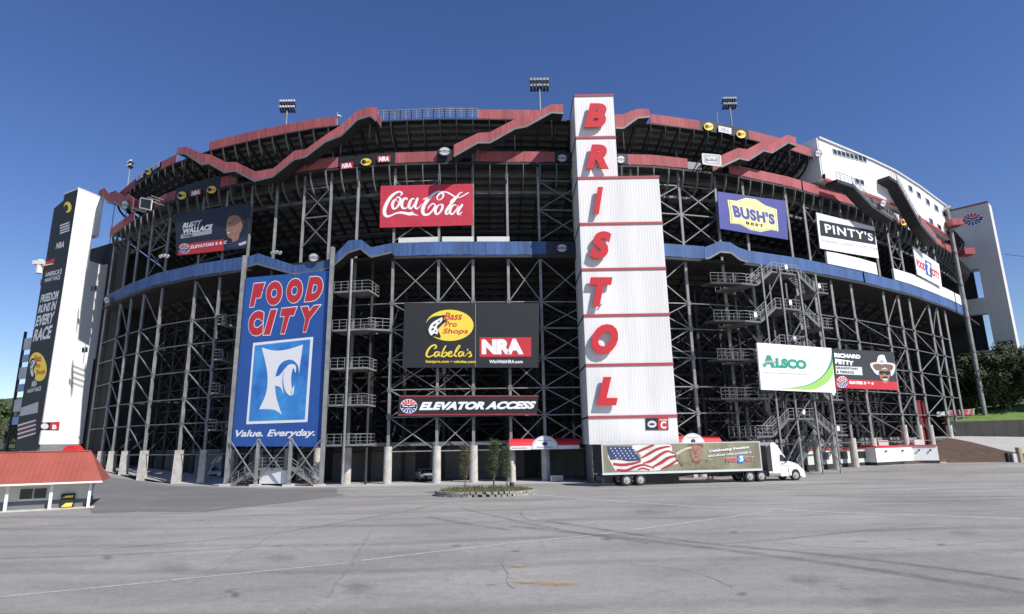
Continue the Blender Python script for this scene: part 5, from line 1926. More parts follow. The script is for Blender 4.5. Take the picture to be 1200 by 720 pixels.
# ------------------------------------------------------------------ articulated truck
A0 = atz(719, 568.5)
A0 = Vector((aty(706.5, 560, 57.8).x, 57.8, 0))
A1 = Vector((aty(893.5, 552, 61.0).x, 61.0, 0))
TRZ = math.atan2(A1.y-A0.y, A1.x-A0.x)
TL = (A1-A0).length
TRL = thing('semi_trailer', 'long box trailer wrapped with waving flag and saluting soldier print', 'trailer', A0, TRZ)
TRC = thing('tractor_unit', 'white long haul tractor unit hitched to the printed box trailer', 'truck', A0, TRZ)
def tl(name, mb, m, parent=TRL, **k):
    return obj(name, mb, m, parent, **k)
def bevel_box(x0, y0, z0, x1, y1, z1, r=.05):
    mb = MB()
    mb.v = [(x, y, z) for z in (z0, z1) for (x, y) in ((x0+r, y0), (x1-r, y0), (x1, y0+r), (x1, y1-r), (x1-r, y1), (x0+r, y1), (x0, y1-r), (x0, y0+r))]
    mb.f = [tuple(range(7, -1, -1)), tuple(range(8, 16))]+[(i, (i+1) % 8, (i+1) % 8+8, i+8) for i in range(8)]
    return mb
ZT = 3.83
tl('box_body', bevel_box(0, 0, 1.12, TL, 2.55, ZT), truckw)
mb = MB()
mb.box(-.02, -.03, ZT-.1, TL+.02, -.002, ZT+.02)
tl('top_rail', mb, rim_m)
mb = MB()
mb.box(-.02, -.03, 1.05, TL+.02, -.002, 1.24)
tl('bottom_rail', mb, p_lgrey)
for x in (-.02, TL-.12):
    mb = MB()
    mb.box(x, -.028, 1.25, x+.14, -.0015, ZT-.11)
    tl('corner_post', mb, rim_m)
mb = MB()
mb.box(-.06, .05, 1.15, -.003, 2.5, ZT-.03)
tl('rear_door', mb, steel_d)
mb = MB()
mb.box(.2, .3, .85, TL-.3, .45, 1.11)
mb.box(.2, 2.1, .85, TL-.3, 2.25, 1.11)
tl('chassis_rail', mb, steel_d, kind='stuff')
mb = MB()
mb.box(-.05, .15, .35, .08, .35, 1.1)
mb.box(-.05, 2.2, .35, .08, 2.4, 1.1)
mb.box(-.06, .1, .35, .02, 2.45, .5)
tl('rear_bumper', mb, black)
for x in (TL-5.6, TL-5.2):
    mb = MB()
    mb.box(x, .35, .42, x+.1, .5, 1.1)
    mb.box(x-.1, .3, .36, x+.2, .6, .42)
    tl('landing_gear', mb, steel_d)
def wheel(parent, x, y, r=.52, w=.30, back=False):
    mb = MB()
    mb.tube((x, y, r), (x, y+w, r), r, 22)
    t_ = obj('wheel', mb, tyre, parent)
    mb = MB()
    mb.tube((x, y-.015, r), (x, y-.002, r), r*.60, 18)
    h = obj('rim', mb, rim_m, t_)
    mb = MB()
    mb.tube((x, y-.12, r), (x, y-.018, r), r*.24, 10, r*.28)
    obj('hub', mb, chrome, t_)
    mb = MB()
    for k in range(8):
        a_ = 2*pi*k/8
        cx_, cz_ = x+r*.44*cos(a_), r+r*.44*sin(a_)
        mb.tube((cx_, y-.022, cz_), (cx_, y-.016, cz_), r*.07, 6)
    obj('hand_holes', mb, black, t_, kind='stuff')
for x in (2.35, 3.72):
    wheel(TRL, x, .02)
    wheel(TRL, x, .34)
    wheel(TRL, x, 2.2)
    mb = MB()
    mb.tube((x, .3, .52), (x, 2.3, .52), .09, 8)
    tl('axle', mb, steel_d)
# print on the near side
TRL_S = Sign('x', '', '', A0, A1, parent=TRL)
TRL_S.o = A0.copy()
def T7(*pts):
    return [(700+x/7.5, 505+y/7.5) for x, y in pts]
def T4(*pts):
    return [(690+x/4.444, 490+y/4.444) for x, y in pts]
sp_ = TRL_S
sp_.poly('print_background', [(.13, 1.25), (TL-.13, 1.25), (TL-.13, ZT-.11), (.13, ZT-.11)], p_olive, .5, uv=True)
def lerpq(u, v):      # u 0..1 along the trailer, v 0..1 up
    return (.14+(TL-.28)*u, 1.26+(ZT-.12-1.26)*v)
def tq2(pts):         # crop pixel -> uv, clamped to the box side
    out = []
    for x, y in pts:
        p = sp_.px(700+x/7.5, 505+y/7.5)
        out.append((min(max(p[0], .14), TL-.14), min(max(p[1], 1.26), ZT-.12)))
    return out
sp_.poly('flag_white', tq2(catmull([(90, 215), (150, 250), (270, 265), (350, 262), (380, 215), (300, 135), (400, 125), (520, 118), (640, 122), (660, 190), (700, 225), (745, 270), (650, 305), (560, 345), (420, 352), (300, 350), (180, 362), (130, 300)], 3, True)), p_fwhite, 1, uv=True)
sp_.poly('flag_canton', tq2([(84, 138), (180, 140), (300, 138), (345, 200), (385, 262), (270, 268), (180, 250), (115, 256), (98, 200)]), p_navy2, 3, uv=True)
random.seed(3)
stars = []
for i in range(6):
    for j in range(5):
        x, y = 118+i*38+j*14, 155+j*22
        if 90 < x < 350 and x < 300+(y-138)*.62:
            q_ = circ(x, y, 5.2, 4.8, 8)
            stars.append(tq2(q_))
sp_.polys('flag_stars', stars, p_white, 4, uv=True)
def tstroke(pts):
    return [(700+x/7.5, 505+y/7.5, w/7.5) for x, y, w in pts]
sp_.stroke('flag_stripes', [tstroke(q_) for q_ in (
    [(345, 190, 16), (400, 165, 22), (470, 135, 20), (500, 126, 8)],
    [(375, 245, 8), (430, 215, 22), (520, 165, 24), (600, 142, 18), (640, 140, 10)],
    [(400, 285, 10), (470, 265, 26), (560, 205, 26), (620, 180, 18), (670, 200, 10)],
    [(480, 322, 14), (560, 280, 28), (620, 240, 26), (690, 225, 18), (735, 262, 10), (748, 300, 6)],
    [(560, 338, 10), (640, 300, 24), (700, 262, 16), (735, 280, 10)],
    [(140, 292, 22), (220, 300, 24), (300, 290, 22), (380, 270, 14)],
    [(170, 345, 22), (250, 350, 24), (330, 318, 22), (400, 300, 18), (460, 315, 12), (500, 335, 6)],
    [(350, 345, 8), (400, 330, 16), (460, 345, 10)])], p_stripe, 2)
sp_.poly('soldier_jacket', tq2(catmull([(745, 330), (760, 290), (800, 268), (850, 280), (930, 250), (990, 262), (1060, 310), (1075, 326)], 3)+[(1075, 332), (745, 336)]), p_camo, 3, uv=True)
sp_.poly('soldier_face', tq2(catmull([(812, 150), (815, 200), (830, 240), (855, 262), (885, 260), (908, 225), (918, 170), (912, 130), (860, 122), (818, 130)], 3, True)), p_skin, 4, uv=True)
sp_.poly('soldier_neck', tq2([(835, 240), (900, 235), (905, 275), (870, 300), (835, 275)]), p_skind, 3.5, uv=True)
sp_.poly('soldier_beret', tq2(catmull([(795, 128), (830, 106), (890, 108), (925, 118), (926, 150), (912, 140), (870, 126), (820, 132)], 3, True)), p_brown, 5, uv=True)
sp_.poly('soldier_ear', tq2(circ(920, 175, 8, 18, 8)), p_skin, 4.5, uv=True)
sp_.polys('soldier_features', [tq2([(830, 168), (852, 166), (852, 173), (830, 175)]), tq2([(872, 166), (896, 164), (896, 171), (872, 173)]), tq2([(845, 228), (882, 226), (880, 234), (847, 236)]), tq2([(858, 180), (866, 180), (870, 204), (852, 204)])], p_skind, 5.2, uv=True)
sp_.poly('soldier_hand', tq2(catmull([(690, 195), (740, 165), (800, 140), (822, 142), (818, 156), (770, 172), (720, 200), (695, 212)], 3, True)), p_beige, 6, uv=True)
sp_.poly('soldier_sleeve', tq2(catmull([(690, 200), (712, 212), (745, 245), (770, 285), (750, 310), (720, 280), (690, 240)], 3, True)), p_camo, 5.6, uv=True)
def tt(st, x0, y0, x1, y1, x2, y2, x3, y3, m, **k):
    sp_.text(st, tq2([(x0, y0), (x1, y1), (x2, y2), (x3, y3)]), m, 7, uv=True, **k)
sc_ = 7.5/4.444
tt('Celebrating freedom', 980, 168, 980+350, 130, 980+350, 160, 980, 196, p_white, bold=.035, shear=.25)
tt('and those who provide it', 970, 212, 1350, 176, 1350, 202, 970, 236, p_white, bold=.02, shear=.25)
tt('FOOD', 1128, 240, 1230, 232, 1230, 268, 1128, 276, p_red, bold=.06, outline=.05, om=p_white)
tt('CITY', 1292, 229, 1372, 222, 1372, 260, 1292, 266, p_red, bold=.06, outline=.05, om=p_white)
sp_.poly('logo_box', tq2([(1232, 214), (1288, 210), (1288, 276), (1232, 280)]), p_sky, 7, uv=True)
sp_.poly('logo_mark', tq2(catmull([(1244, 226), (1276, 222), (1268, 240), (1280, 250), (1262, 268), (1246, 270), (1256, 248)], 3, True)), p_white, 8, uv=True)
# tractor, x measured from the trailer's rear along the rig
X = TL
FR = aty(943, 552, 61.9).x
frl = math.hypot(FR-A0.x, 61.9-A0.y)
K = (frl-TL)/5.3       # stretch of the tractor to its surveyed length
def tx(v):
    return X+.35+(v)*K
def side_prism(name, prof, y0, y1, m, parent=TRC, smooth=False):
    mb = MB()
    mb.ext([(tx(x), y0, z) for x, z in prof], (0, y1-y0, 0))
    return obj(name, mb, m, parent, smooth=smooth)
side_prism('cab', [(1.0, .95), (1.0, 3.55), (1.18, 3.72), (1.5, 3.7), (1.85, 3.45), (2.2, 2.95), (2.42, 2.6), (2.62, 2.42), (2.95, 1.98), (2.95, .75), (1.0, .75)], .12, 2.42, truckw)
side_prism('hood', [(2.951, .75), (2.951, 1.92), (3.6, 1.78), (4.3, 1.55), (4.75, 1.25), (4.9, .95), (4.9, .5), (4.6, .42), (4.42, .75)], .3, 2.25, truckw)
side_prism('front_fender', [(3.0, .5), (3.0, 1.25), (3.3, 1.5), (3.7, 1.58), (4.3, 1.45), (4.75, 1.1), (4.95, .9), (4.95, .42), (4.35, .42), (4.3, .8), (4.1, 1.05), (3.8, 1.12), (3.5, 1.05), (3.3, .8), (3.25, .5)], .08, .299, truckw)
side_prism('front_fender', [(3.0, .5), (3.0, 1.25), (3.3, 1.5), (3.7, 1.58), (4.3, 1.45), (4.75, 1.1), (4.95, .9), (4.95, .42), (4.35, .42), (4.3, .8), (4.1, 1.05), (3.8, 1.12), (3.5, 1.05), (3.3, .8), (3.25, .5)], 2.251, 2.47, truckw)
side_prism('side_window', [(2.02, 1.88), (2.05, 2.5), (2.35, 2.52), (2.78, 2.0), (2.8, 1.85)], .10, .119, glass)
side_prism('windscreen', [(2.44, 2.60), (2.63, 2.44), (2.97, 2.0), (2.94, 1.93), (2.6, 2.36), (2.42, 2.53)], .2, 2.34, glass)
side_prism('door_seam', [(1.93, .9), (1.93, 2.6), (1.955, 2.6), (1.955, .9)], .108, .118, p_grey)
side_prism('door_seam', [(2.9, .9), (2.9, 1.9), (2.925, 1.9), (2.925, .9)], .108, .118, p_grey)
side_prism('sleeper_window', [(1.2, 1.95), (1.2, 2.35), (1.5, 2.35), (1.5, 1.95)], .10, .119, glass) if False else None
side_prism('side_stripe', [(1.9, 1.42), (1.9, 1.47), (2.9, 1.47), (2.9, 1.42)], .108, .118, p_grey)
side_prism('door_badge', [(2.1, 1.58), (2.1, 1.66), (2.5, 1.66), (2.5, 1.58)], .108, .118, black)
side_prism('rear_fairing', [(.98, .95), (.45, .95), (.45, 3.2), (.98, 3.5)], .14, .2, steel_d)
side_prism('rear_cab_wall', [(.99, .95), (.9, .95), (.9, 3.3), (.99, 3.4)], .25, 2.3, steel_d)
side_prism('bumper', [(4.55, .3), (4.55, .62), (5.0, .68), (5.02, .3)], .1, 2.45, truckw)
side_prism('headlight', [(4.62, .98), (4.66, 1.12), (4.84, 1.02), (4.86, .9)], .30-.012, .299, chrome)
mb = MB()
mb.tube((tx(.55), .45, .72), (tx(1.9), .45, .72), .33, 16)
obj('fuel_tank', mb, chrome, TRC)
mb = MB()
mb.box(tx(1.95), .12, .45, tx(2.95), .4, .74)
obj('step', mb, truckw, TRC)
mb = MB()
mb.box(tx(-4.6)*1, .9, .62, tx(3.0), 1.0, .86)
mb.box(tx(-4.6)*1, 1.55, .62, tx(3.0), 1.65, .86)
obj('frame_rail', mb, steel_d, TRC, kind='stuff')
mb = MB()
mb.box(tx(2.75), -.12, 1.9, tx(2.85), .06, 2.4)
mb.bar((tx(2.8), -.06, 1.9), (tx(2.75), .15, 1.7), .04)
obj('mirror', mb, black, TRC)
mb = MB()
mb.tube((tx(.72), .35, .9), (tx(.72), .35, 3.5), .075, 10)
obj('exhaust_stack', mb, chrome, TRC)
for x in (tx(-1.95), tx(-.55)):
    for y in (.02, .34, 2.2):
        wheel(TRC, x, y)
    mb = MB()
    mb.tube((x, .3, .52), (x, 2.3, .52), .09, 8)
    obj('axle', mb, steel_d, TRC)
for y in (.1, 2.15):
    wheel(TRC, tx(3.8), y, .50)
for x in (tx(-2.75),):
    mb = MB()
    mb.box(x, .05, .35, x+.04, .65, 1.0)
    obj('mud_flap', mb, black, TRC)

# ------------------------------------------------------------------ cars parked under the stand
def car(name, label, cat, loc, rz, paint_m, L=4.9, Wd=1.9, H=1.75, hoodz=1.02, kind='suv'):
    c = thing(name, label, cat, loc, rz)
    h = L/2
    prof = [(-h, .35), (-h, .85), (-h+.08, 1.02), (-h+.25, H-.12), (-h+.55, H), (.35, H), (.75, H-.1), (1.25, hoodz+.04), (h-.25, hoodz-.12), (h, .75), (h, .35)]
    if kind == 'sedan':
        prof = [(-h, .35), (-h, .85), (-h+.2, .98), (-h+.75, 1.02), (-h+1.4, H-.03), (-.2, H), (.35, H-.06), (1.1, hoodz), (h-.3, hoodz-.18), (h, .65), (h, .35)]
    mb = MB()
    n_ = len(prof)
    for fy in (-1, 1):
        for x, z in prof:
            inset = .16*max(0, (z-.95)/(H-.95))
            mb.v.append((x, fy*(Wd/2-inset), z))
    mb.f = [tuple(range(n_)), tuple(range(2*n_-1, n_-1, -1))]+[(i, i+n_, (i+1) % n_+n_, (i+1) % n_) for i in range(n_)]
    obj('body', mb, paint_m, c)
    g = [(x, z) for x, z in prof if z > .97]
    zm, zM = 1.05, H-.1
    mb = MB()
    gx0, gx1 = (-h+.35, .95) if kind == 'suv' else (-h+1.05, .75)
    for fy in (-1, 1):
        yb, yt = fy*(Wd/2-.0+.004), fy*(Wd/2-.13+.004)
        mb.ext([(gx0, yb-.015*fy, zm), (gx1, yb-.015*fy, zm), (gx1-.38, yt, zM), (gx0+.2, yt, zM)], (0, .012*fy, 0))
    obj('side_windows', mb, glass, c, kind='stuff')
    mb = MB()
    mb.hexa([(1.2, -.78, hoodz+.05), (1.2, .78, hoodz+.05), (1.19, .78, hoodz+.04), (1.19, -.78, hoodz+.04), (.74, -.68, H-.12), (.74, .68, H-.12), (.72, .68, H-.13), (.72, -.68, H-.13)])
    mb.v = [(x+.035, y, z+.02) for x, y, z in mb.v]
    obj('windscreen', mb, glass, c)
    for x in (-h+.9, h-.95):
        for fy in (-1, 1):
            mb = MB()
            mb.tube((x, fy*(Wd/2-.22), .34), (x, fy*(Wd/2+.01), .34), .34, 16)
            w_ = obj('wheel', mb, tyre, c)
            mb = MB()
            mb.tube((x, fy*(Wd/2+.012), .34), (x, fy*(Wd/2+.03), .34), .21, 12)
            obj('rim', mb, rim_m, w_)
    for fy in (-1, 1):
        mb = MB()
        mb.box(h-.02, fy*.8-.17, .68, h+.03, fy*.8+.17, .82)
        obj('headlight', mb, chrome, c)
    mb = MB()
    mb.box(h-.01, -.5, .5, h+.03, .5, .74)
    obj('grille', mb, black, c)
    mb = MB()
    mb.box(h-.02, -.9, .34, h+.07, .9, .5)
    obj('bumper', mb, steel_d, c)
    return c
p = atz(247, 562.5)
car('parked_pickup', 'white pickup facing out from the shade left of the tall blue billboard', 'car', (p.x, p.y+2.2, 0), R(-82), truckw)
p = atz(494, 566)
car('parked_car', 'small silver car in the shade near the pedestals behind the planted island', 'car', (p.x, p.y+3.0, 0), R(-72), mat('grey silver car paint', (.35, .36, .37), .3), 4.3, 1.75, 1.4, .9, 'sedan')

# ------------------------------------------------------------------ ticket kiosk at left
KA, KB = atz(0, 601), atz(105, 595.3)
kt = (KB-KA)
kt.z = 0
kL = kt.length
kt.normalize()
KO = KA-kt*6.0
KK = thing('ticket_kiosk', 'low ticket building with red metal roof and white posts at the left edge', 'building', tuple(KO), math.atan2(kt.y, kt.x))
kx = lambda px_: ((aty(px_, 590, 44).x))
LK = 6.0+kL
HZ = 1.85
def kobj(nm, x0, y0, z0, x1, y1, z1, m):
    mb = MB()
    mb.box(x0, y0, z0, x1, y1, z1)
    return obj(nm, mb, m, KK)
wall_w = mat('cream kiosk wall', (.60, .59, .54), .8, 0, .08, .8)
kobj('wall', 0, .9, .62, LK-.35, 4.2, HZ, wall_w)
kobj('grey_dado', 0, .87, 0, LK-.32, 4.23, .615, mat('dark grey paint', (.13, .14, .155), .7))
kobj('floor_kerb', -.2, 0-.15, 0, LK+.25, .868, .06, conc)
rf = mat('red standing seam roof', (.32, .085, .06), .5, 0, .15, .5)
ov = .45
rx0, rx1 = -.6, LK+.62
ridge_y = 2.4
rzg = aty(60, 529.5, 46.5).z
mb = MB()
rr_ = rzg
mb.ext([(rx0, -ov, HZ+.02), (rx0+.0, ridge_y, rr_), (rx0, 5.2, HZ+.02)], (rx1-rx0-.55, 0, 0))
mb.v = [(x if x < rx1-1 else (rx1 if z < HZ+.1 else rx1-1.25), y, z) for x, y, z in mb.v]
obj('roof', mb, rf, KK)
# roof ribs, one object each, shared mesh
rb = MB()
rb.bar((0, -ov-.01, HZ+.05), (0, ridge_y, rr_+.03), .035, .05)
rbm = mesh_of('roof_seam', rb, rf)
x = rx0+.1
while x < rx1-1.3:
    place('roof_seam', rbm, KK, (x, 0, 0))
    x += .32
kobj('gutter', rx0, -ov-.12, HZ-.06, rx1+.02, -ov-.012, HZ+.06, white)
kobj('ridge_cap', rx0, ridge_y-.12, rr_-.02, rx1-1.25, ridge_y+.12, rr_+.05, rf)
kobj('soffit', rx0+.02, -ov+.0, HZ-.03, rx1-.1, .9-.01, HZ+.015, white)
for px_ in (4.5, 57, 102.5):
    g_ = atz(px_, 601-(px_)*.054)
    d = (g_-KO)
    u = d.x*kt.x+d.y*kt.y
    kobj('post', u-.09, .02, 0, u+.09, .2, HZ-.03, white)
def ku(px_, y=585):
    # intersect with the kiosk's front wall plane
    nn = Vector((kt.y, -kt.x, 0))
    o_ = KO-nn*.9
    d = ray(px_, y)
    k = (o_-CAMP).dot(nn)/d.dot(nn)
    p = CAMP+d*k-KO
    return p.dot(kt), p.z
u0, zt_ = ku(24.5, 573.5)
u1_, zb2 = ku(53.5, 584)
um = (u0+u1_)/2
for a_, b__ in ((u0, um-.05), (um+.05, u1_)):
    f_ = kobj('window', a_, .85, zb2, b__, .898, zt_, glass)
    mb = MB()
    for k in range(1, 5):
        xx = a_+(b__-a_)*k/5
        mb.box(xx-.012, .835, zb2, xx+.012, .848, zt_)
    mb.box(a_, .835, (zb2+zt_)/2-.012, b__, .847, (zb2+zt_)/2+.012)
    obj('security_bars', mb, steel_d, f_)
kobj('window_frame', u0-.05, .86, zb2-.06, u1_+.05, .897, zb2-.002, white)
u2_, z2_ = ku(73, 578.5)
u3_, z3_ = ku(86.5, 595.0)
VM = thing('vending_box', 'black and yellow box standing against the kiosk wall between white posts', 'box', tuple(KO+kt*((u2_+u3_)/2)+Vector((kt.y, -kt.x, 0))*-.6), math.atan2(kt.y, kt.x))
wv = (u3_-u2_)/2
mb = MB()
mb.box(-wv, 0, 0, wv, .28, z2_)
obj('case', mb, black, VM)
for z0_, z1_, m_ in ((.12, .38, p_yel), (.75, .9, p_yel)):
    mb = MB()
    mb.ext([(-wv*.85, -.012, z0_), (wv*.7, -.012, z0_), (wv*.85, -.012, z1_), (-wv*.2, -.012, z1_)], (0, .01, 0))
    obj('yellow_graphic', mb, m_, VM)

# ------------------------------------------------------------------ planted island with saplings
stone = mat('rough kerb stone', (.30, .285, .25), .9, 0, .35, 3, .02, 9)
soil = mat('mulch soil', (.11, .085, .055), .95, 0, .3, 4, .03, 10)
IC = (atz(512, 583)+atz(623, 580))/2
IA, IB = 4.05, 2.6
IC.y += 1.6
IS = thing('planter_island', 'low stone kerbed planting island standing in the open lot', 'planter', (IC.x, IC.y, 0))
def iring(a, k=1.0):
    c, s_ = cos(a), sin(a)
    return (IA*k*math.copysign(abs(c)**.85, c), IB*k*math.copysign(abs(s_)**.95, s_))
mb = MB()
mb.ext([(*iring(2*pi*i/40, .95), .0) for i in range(40)], (0, 0, .36))
obj('soil_bed', mb, soil, IS)
stone_meshes = []
for q in range(5):
    w_, h_, d_ = random.uniform(.30, .42), .19, .24
    mb = MB().box(-w_/2, -d_/2, 0, w_/2, d_/2, h_)
    mb.v = [(x+random.uniform(-.03, .03), y+random.uniform(-.03, .03), z+random.uniform(-.012, .012)) for x, y, z in mb.v]
    stone_meshes.append(mesh_of('kerb_stone', mb, stone))
for row in range(2):
    n_ = 56
    for i in range(n_):
        a_ = 2*pi*(i+.5*row)/n_
        x, y = iring(a_)
        x2, y2 = iring(a_+.01)
        place('kerb_stone', stone_meshes[(i*3+row) % 5], IS, (x, y, .0+row*.2), (0, 0, math.atan2(y2-y, x2-x)+random.uniform(-.06, .06)))
leaf_m = mat('small olive leaves', (.085, .105, .04), .7, col2=(.05, .07, .03), vscale=3)
grass_m = mat('tufted grass', (.09, .12, .04), .85, col2=(.16, .15, .07), vscale=2)
mb = MB()
for i in range(3200):
    a_ = random.uniform(0, 2*pi)
    r_ = math.sqrt(random.random())*.92
    x, y = iring(a_, r_)
    h_ = random.uniform(.08, .32)*(1.3 if random.random() < .2 else 1)
    th = random.uniform(0, pi)
    dx, dy = cos(th)*.02, sin(th)*.02
    lx, ly_ = random.uniform(-.1, .1), random.uniform(-.1, .1)
    o_ = len(mb.v)
    mb.v += [(x-dx, y-dy, .35), (x+dx, y+dy, .35), (x+lx, y+ly_, .35+h_)]
    mb.f.append((o_, o_+1, o_+2))
g = obj('island_grass', mb, grass_m, None, recalc=False)
g.location = (IC.x, IC.y, 0)
tag(g, 'short tufted grass covering the stone kerbed island', 'grass', kind='stuff')
bark = mat('grey brown bark', (.16, .13, .10), .9, 0, .3, 5)
def sapling(label, x, y, H_, sp, dens, seed, m=leaf_m, z0=.36):
    rng = random.Random(seed)
    t_ = thing('sapling', label, 'sapling', (x, y, z0), 0, 'young trees on the planted island')
    mb = MB()
    lf = MB()
    for s_ in range(3):
        bx_, by_ = rng.uniform(-.12, .12), rng.uniform(-.1, .1)
        p = Vector((bx_*.3, by_*.3, 0))
        d = Vector((bx_*.6, by_*.6, 1))
        seg = 7
        for k in range(seg):
            q = p+d.normalized()*(H_*.92/seg)+Vector((rng.uniform(-.04, .04), rng.uniform(-.04, .04), 0))
            mb.tube(p, q, .03*(1-k/seg)+.008, 6, .03*(1-(k+1)/seg)+.007)
            if k > 0:
                for b_ in range(5):
                    a_ = rng.uniform(0, 2*pi)
                    ln = sp*rng.uniform(.5, 1)*(1-.6*k/seg)
                    e = q+Vector((cos(a_)*ln*.55, sin(a_)*ln*.55, ln*rng.uniform(.7, 1.3)))
                    mb.tube(q, e, .010, 4, .004)
                    for l_ in range(int(dens)):
                        f_ = rng.uniform(.15, 1.05)
                        c = q.lerp(e, f_)+Vector((rng.gauss(0, .10), rng.gauss(0, .10), rng.gauss(0, .10)))
                        u = Vector((rng.uniform(-1, 1), rng.uniform(-1, 1), rng.uniform(-.3, 1))).normalized()*rng.uniform(.04, .075)
                        v = u.cross(Vector((rng.uniform(-1, 1), rng.uniform(-1, 1), rng.uniform(-1, 1)))).normalized()*.022
                        o_ = len(lf.v)
                        lf.v += [tuple(c-u), tuple(c+v), tuple(c+u), tuple(c-v)]
                        lf.f.append((o_, o_+1, o_+2, o_+3))
            p = q
    obj('trunk', mb, bark, t_)
    obj('crown', lf, m, t_, recalc=False)
    return t_
leaf2 = mat('sparse yellowish leaves', (.13, .12, .055), .7, col2=(.08, .08, .04), vscale=3)
for px_, yb_, yt_, sp, dens, lb, m_ in ((541, 579, 524, .8, 26, 'thin yellowish sapling standing alone at left on the island', leaf2), (577, 579, 522, .95+.15, 60, 'densest green sapling in the middle of the island', leaf_m), (594, 578, 527, .8, 28, 'narrow sapling beside the bollard on the island', leaf_m)):
    p = atz(px_, yb_-1, .36)
    hh = zat(p, px_, yt_)-.36
    sapling(lb, p.x, IC.y+random.uniform(-.6, .9), hh*.98*(IC.y/p.y), sp, dens, int(px_), m_)
p = atz(600, 577)
BO = thing('bollard_post', 'white concrete post with dark base at the right part of the island', 'post', (p.x, IC.y+1.2, .3))
mb = MB()
mb.tube((0, 0, 0), (0, 0, 2.3), .17, 12)
obj('post', mb, conc, BO)
mb = MB()
mb.tube((0, 0, .01), (0, 0, .55), .19, 12)
obj('dark_base', mb, steel_d, BO)

# ------------------------------------------------------------------ floodlight masts on the rim
housing = mat('lamp housing black', (.03, .03, .032), .5)
lens_m = mat('lamp reflector', (.85, .84, .80), .6)
def floodlight(label, xb, yb, xt, yt, off, wpx, yaw=0.0, rows=2, nl=6):
    b0 = P(xb, yb, off)
    z1 = zat(b0, xt, yt)
    L_ = thing('floodlight_mast', label, 'floodlight', tuple(b0), 0, 'floodlight masts on the upper rim')
    H_ = z1-b0.z
    mb = MB()
    mb.tube((0, 0, -2.0), (0, 0, H_+.3), .13, 10, .09)
    obj('pole', mb, steel_l, L_)
    width = wpx/705*b0.y*.98
    R_ = Matrix.Rotation(yaw, 3, 'Z')
    for r in range(rows):
        z = H_-r*.85
        mb = MB()
        a_ = R_ @ Vector((-width/2, -.1, z))
        c_ = R_ @ Vector((width/2, -.1, z))
        mb.bar(a_, c_, .12)
        obj('crossarm', mb, steel, L_)
        for k in range(nl):
            u = -width/2+width*(k+.5)/nl
            w2 = width/nl*.42
            c = R_ @ Vector((u, .1, z))
            d = R_ @ Vector((0, 1, 0))
            mb = MB()
            mb.tube(c+Vector((0, 0, -.05))-d*.35, c+Vector((0, 0, -.32))+d*.35, w2*.7, 12, w2*1.05)
            h = obj('lamp', mb, housing, L_)
            mb = MB()
            mb.tube(c+Vector((0, 0, .02))-d*.52, c+Vector((0, 0, .30))-d*.1, w2*.95, 12, w2*.7)
            obj('ballast', mb, lens_m, h)
    return L_
floodlight('floodlight mast standing above the red band at left centre', 334.5, 157, 340, 121, -2, 21)
floodlight('floodlight mast just left of the white letter tower top', 633, 130, 632, 95, -2, 26)
floodlight('floodlight mast above the upper band right of the white letter tower', 858, 152, 852, 117.5, -2, 19)
floodlight('edge on floodlight mast at the far left of the rim', 150, 214, 156.5, 191, -2, 9, yaw=R(-38))
p = P(395, 143, -1)
an = thing('antenna_mast', 'short thin antenna mast on the rim right of the left floodlight', 'antenna', tuple(p))
mb = MB()
mb.tube((0, 0, -1), (0, 0, 1.3), .06, 8)
obj('mast', mb, steel_l, an)
mb = MB()
mb.box(.05, -.2, .7, .45, .2, .85)
obj('camera_head', mb, white, an)
p = P(842, 150, -1)
an2 = thing('antenna_mast', 'bare thin mast on the upper rim left of the right floodlight', 'antenna', tuple(p))
mb = MB()
mb.tube((0, 0, -1), (0, 0, 2.2), .05, 8)
obj('mast', mb, steel_l, an2)
# red beacon like box and cable far right
ca = atz(1186, 272, 36)
mb = MB()
a_, b__ = Vector((D2.x, D2.y, 39.5)), aty(1260, 292, 112)
pts = [a_.lerp(b__, i/8)-Vector((0, 0, 1.0*math.sin(pi*i/8))) for i in range(9)]
for p0, p1 in zip(pts, pts[1:]):
    mb.bar(p0, p1, .07)
o = obj('overhead_cable', mb, black)
tag(o, 'thin dark cable running off to the right from the grey right tower', 'cable')

# ------------------------------------------------------------------ right hand side: bank, road, wall, grass
def strip3(name, rows, m, kind='structure', th=None):
    """sheet through rows of 3D points"""
    mb = MB()
    n_ = len(rows[0])
    for r in rows:
        mb.v += [tuple(p) for p in r]
    mb.f = [(j*n_+i, j*n_+i+1, (j+1)*n_+i+1, (j+1)*n_+i) for j in range(len(rows)-1) for i in range(n_-1)]
    o = obj(name, mb, m, recalc=False, smooth=True)
    o['kind'] = kind
    up = sum(p.normal.z for p in o.data.polygons)
    if up < 0:
        o.data.flip_normals()
    return o
dirt = mat('red brown mulch bank', (.085, .05, .035), .95, 0, .35, 1.2, .12, 4)
grass_b = mat('sunlit grass bank', (.12, .20, .035), .9, 0, .25, .8, .05, 6)
road_m = mat('pale concrete road', (.36, .355, .335), .85, 0, .1, .4)
toe = [(1060, 548, 80), (1080, 547, 84), (1104, 546, 88), (1130, 545.5, 89), (1155, 545, 89), (1180, 544.5, 88), (1230, 543, 87)]
top = [(1060, 520, 96), (1079, 514.7, 96), (1113, 513.6, 96), (1135, 517.5, 95), (1157, 523, 92.5), (1178, 528.5, 90.5), (1230, 536, 88.5)]
T_ = [atz(x, y, .0) for x, y, Y in toe]
U_ = [aty(x, y, Y) for x, y, Y in top]
rows = []
rng = random.Random(5)
for k in range(9):
    f = k/8
    rows.append([a.lerp(b, f)+Vector((0, 0, .35*sin(pi*f)+(rng.uniform(-.06, .06) if 0 < k < 8 else 0)-(.05 if k == 0 else 0))) for a, b in zip(T_, U_)])
strip3('dirt_bank', rows, dirt)
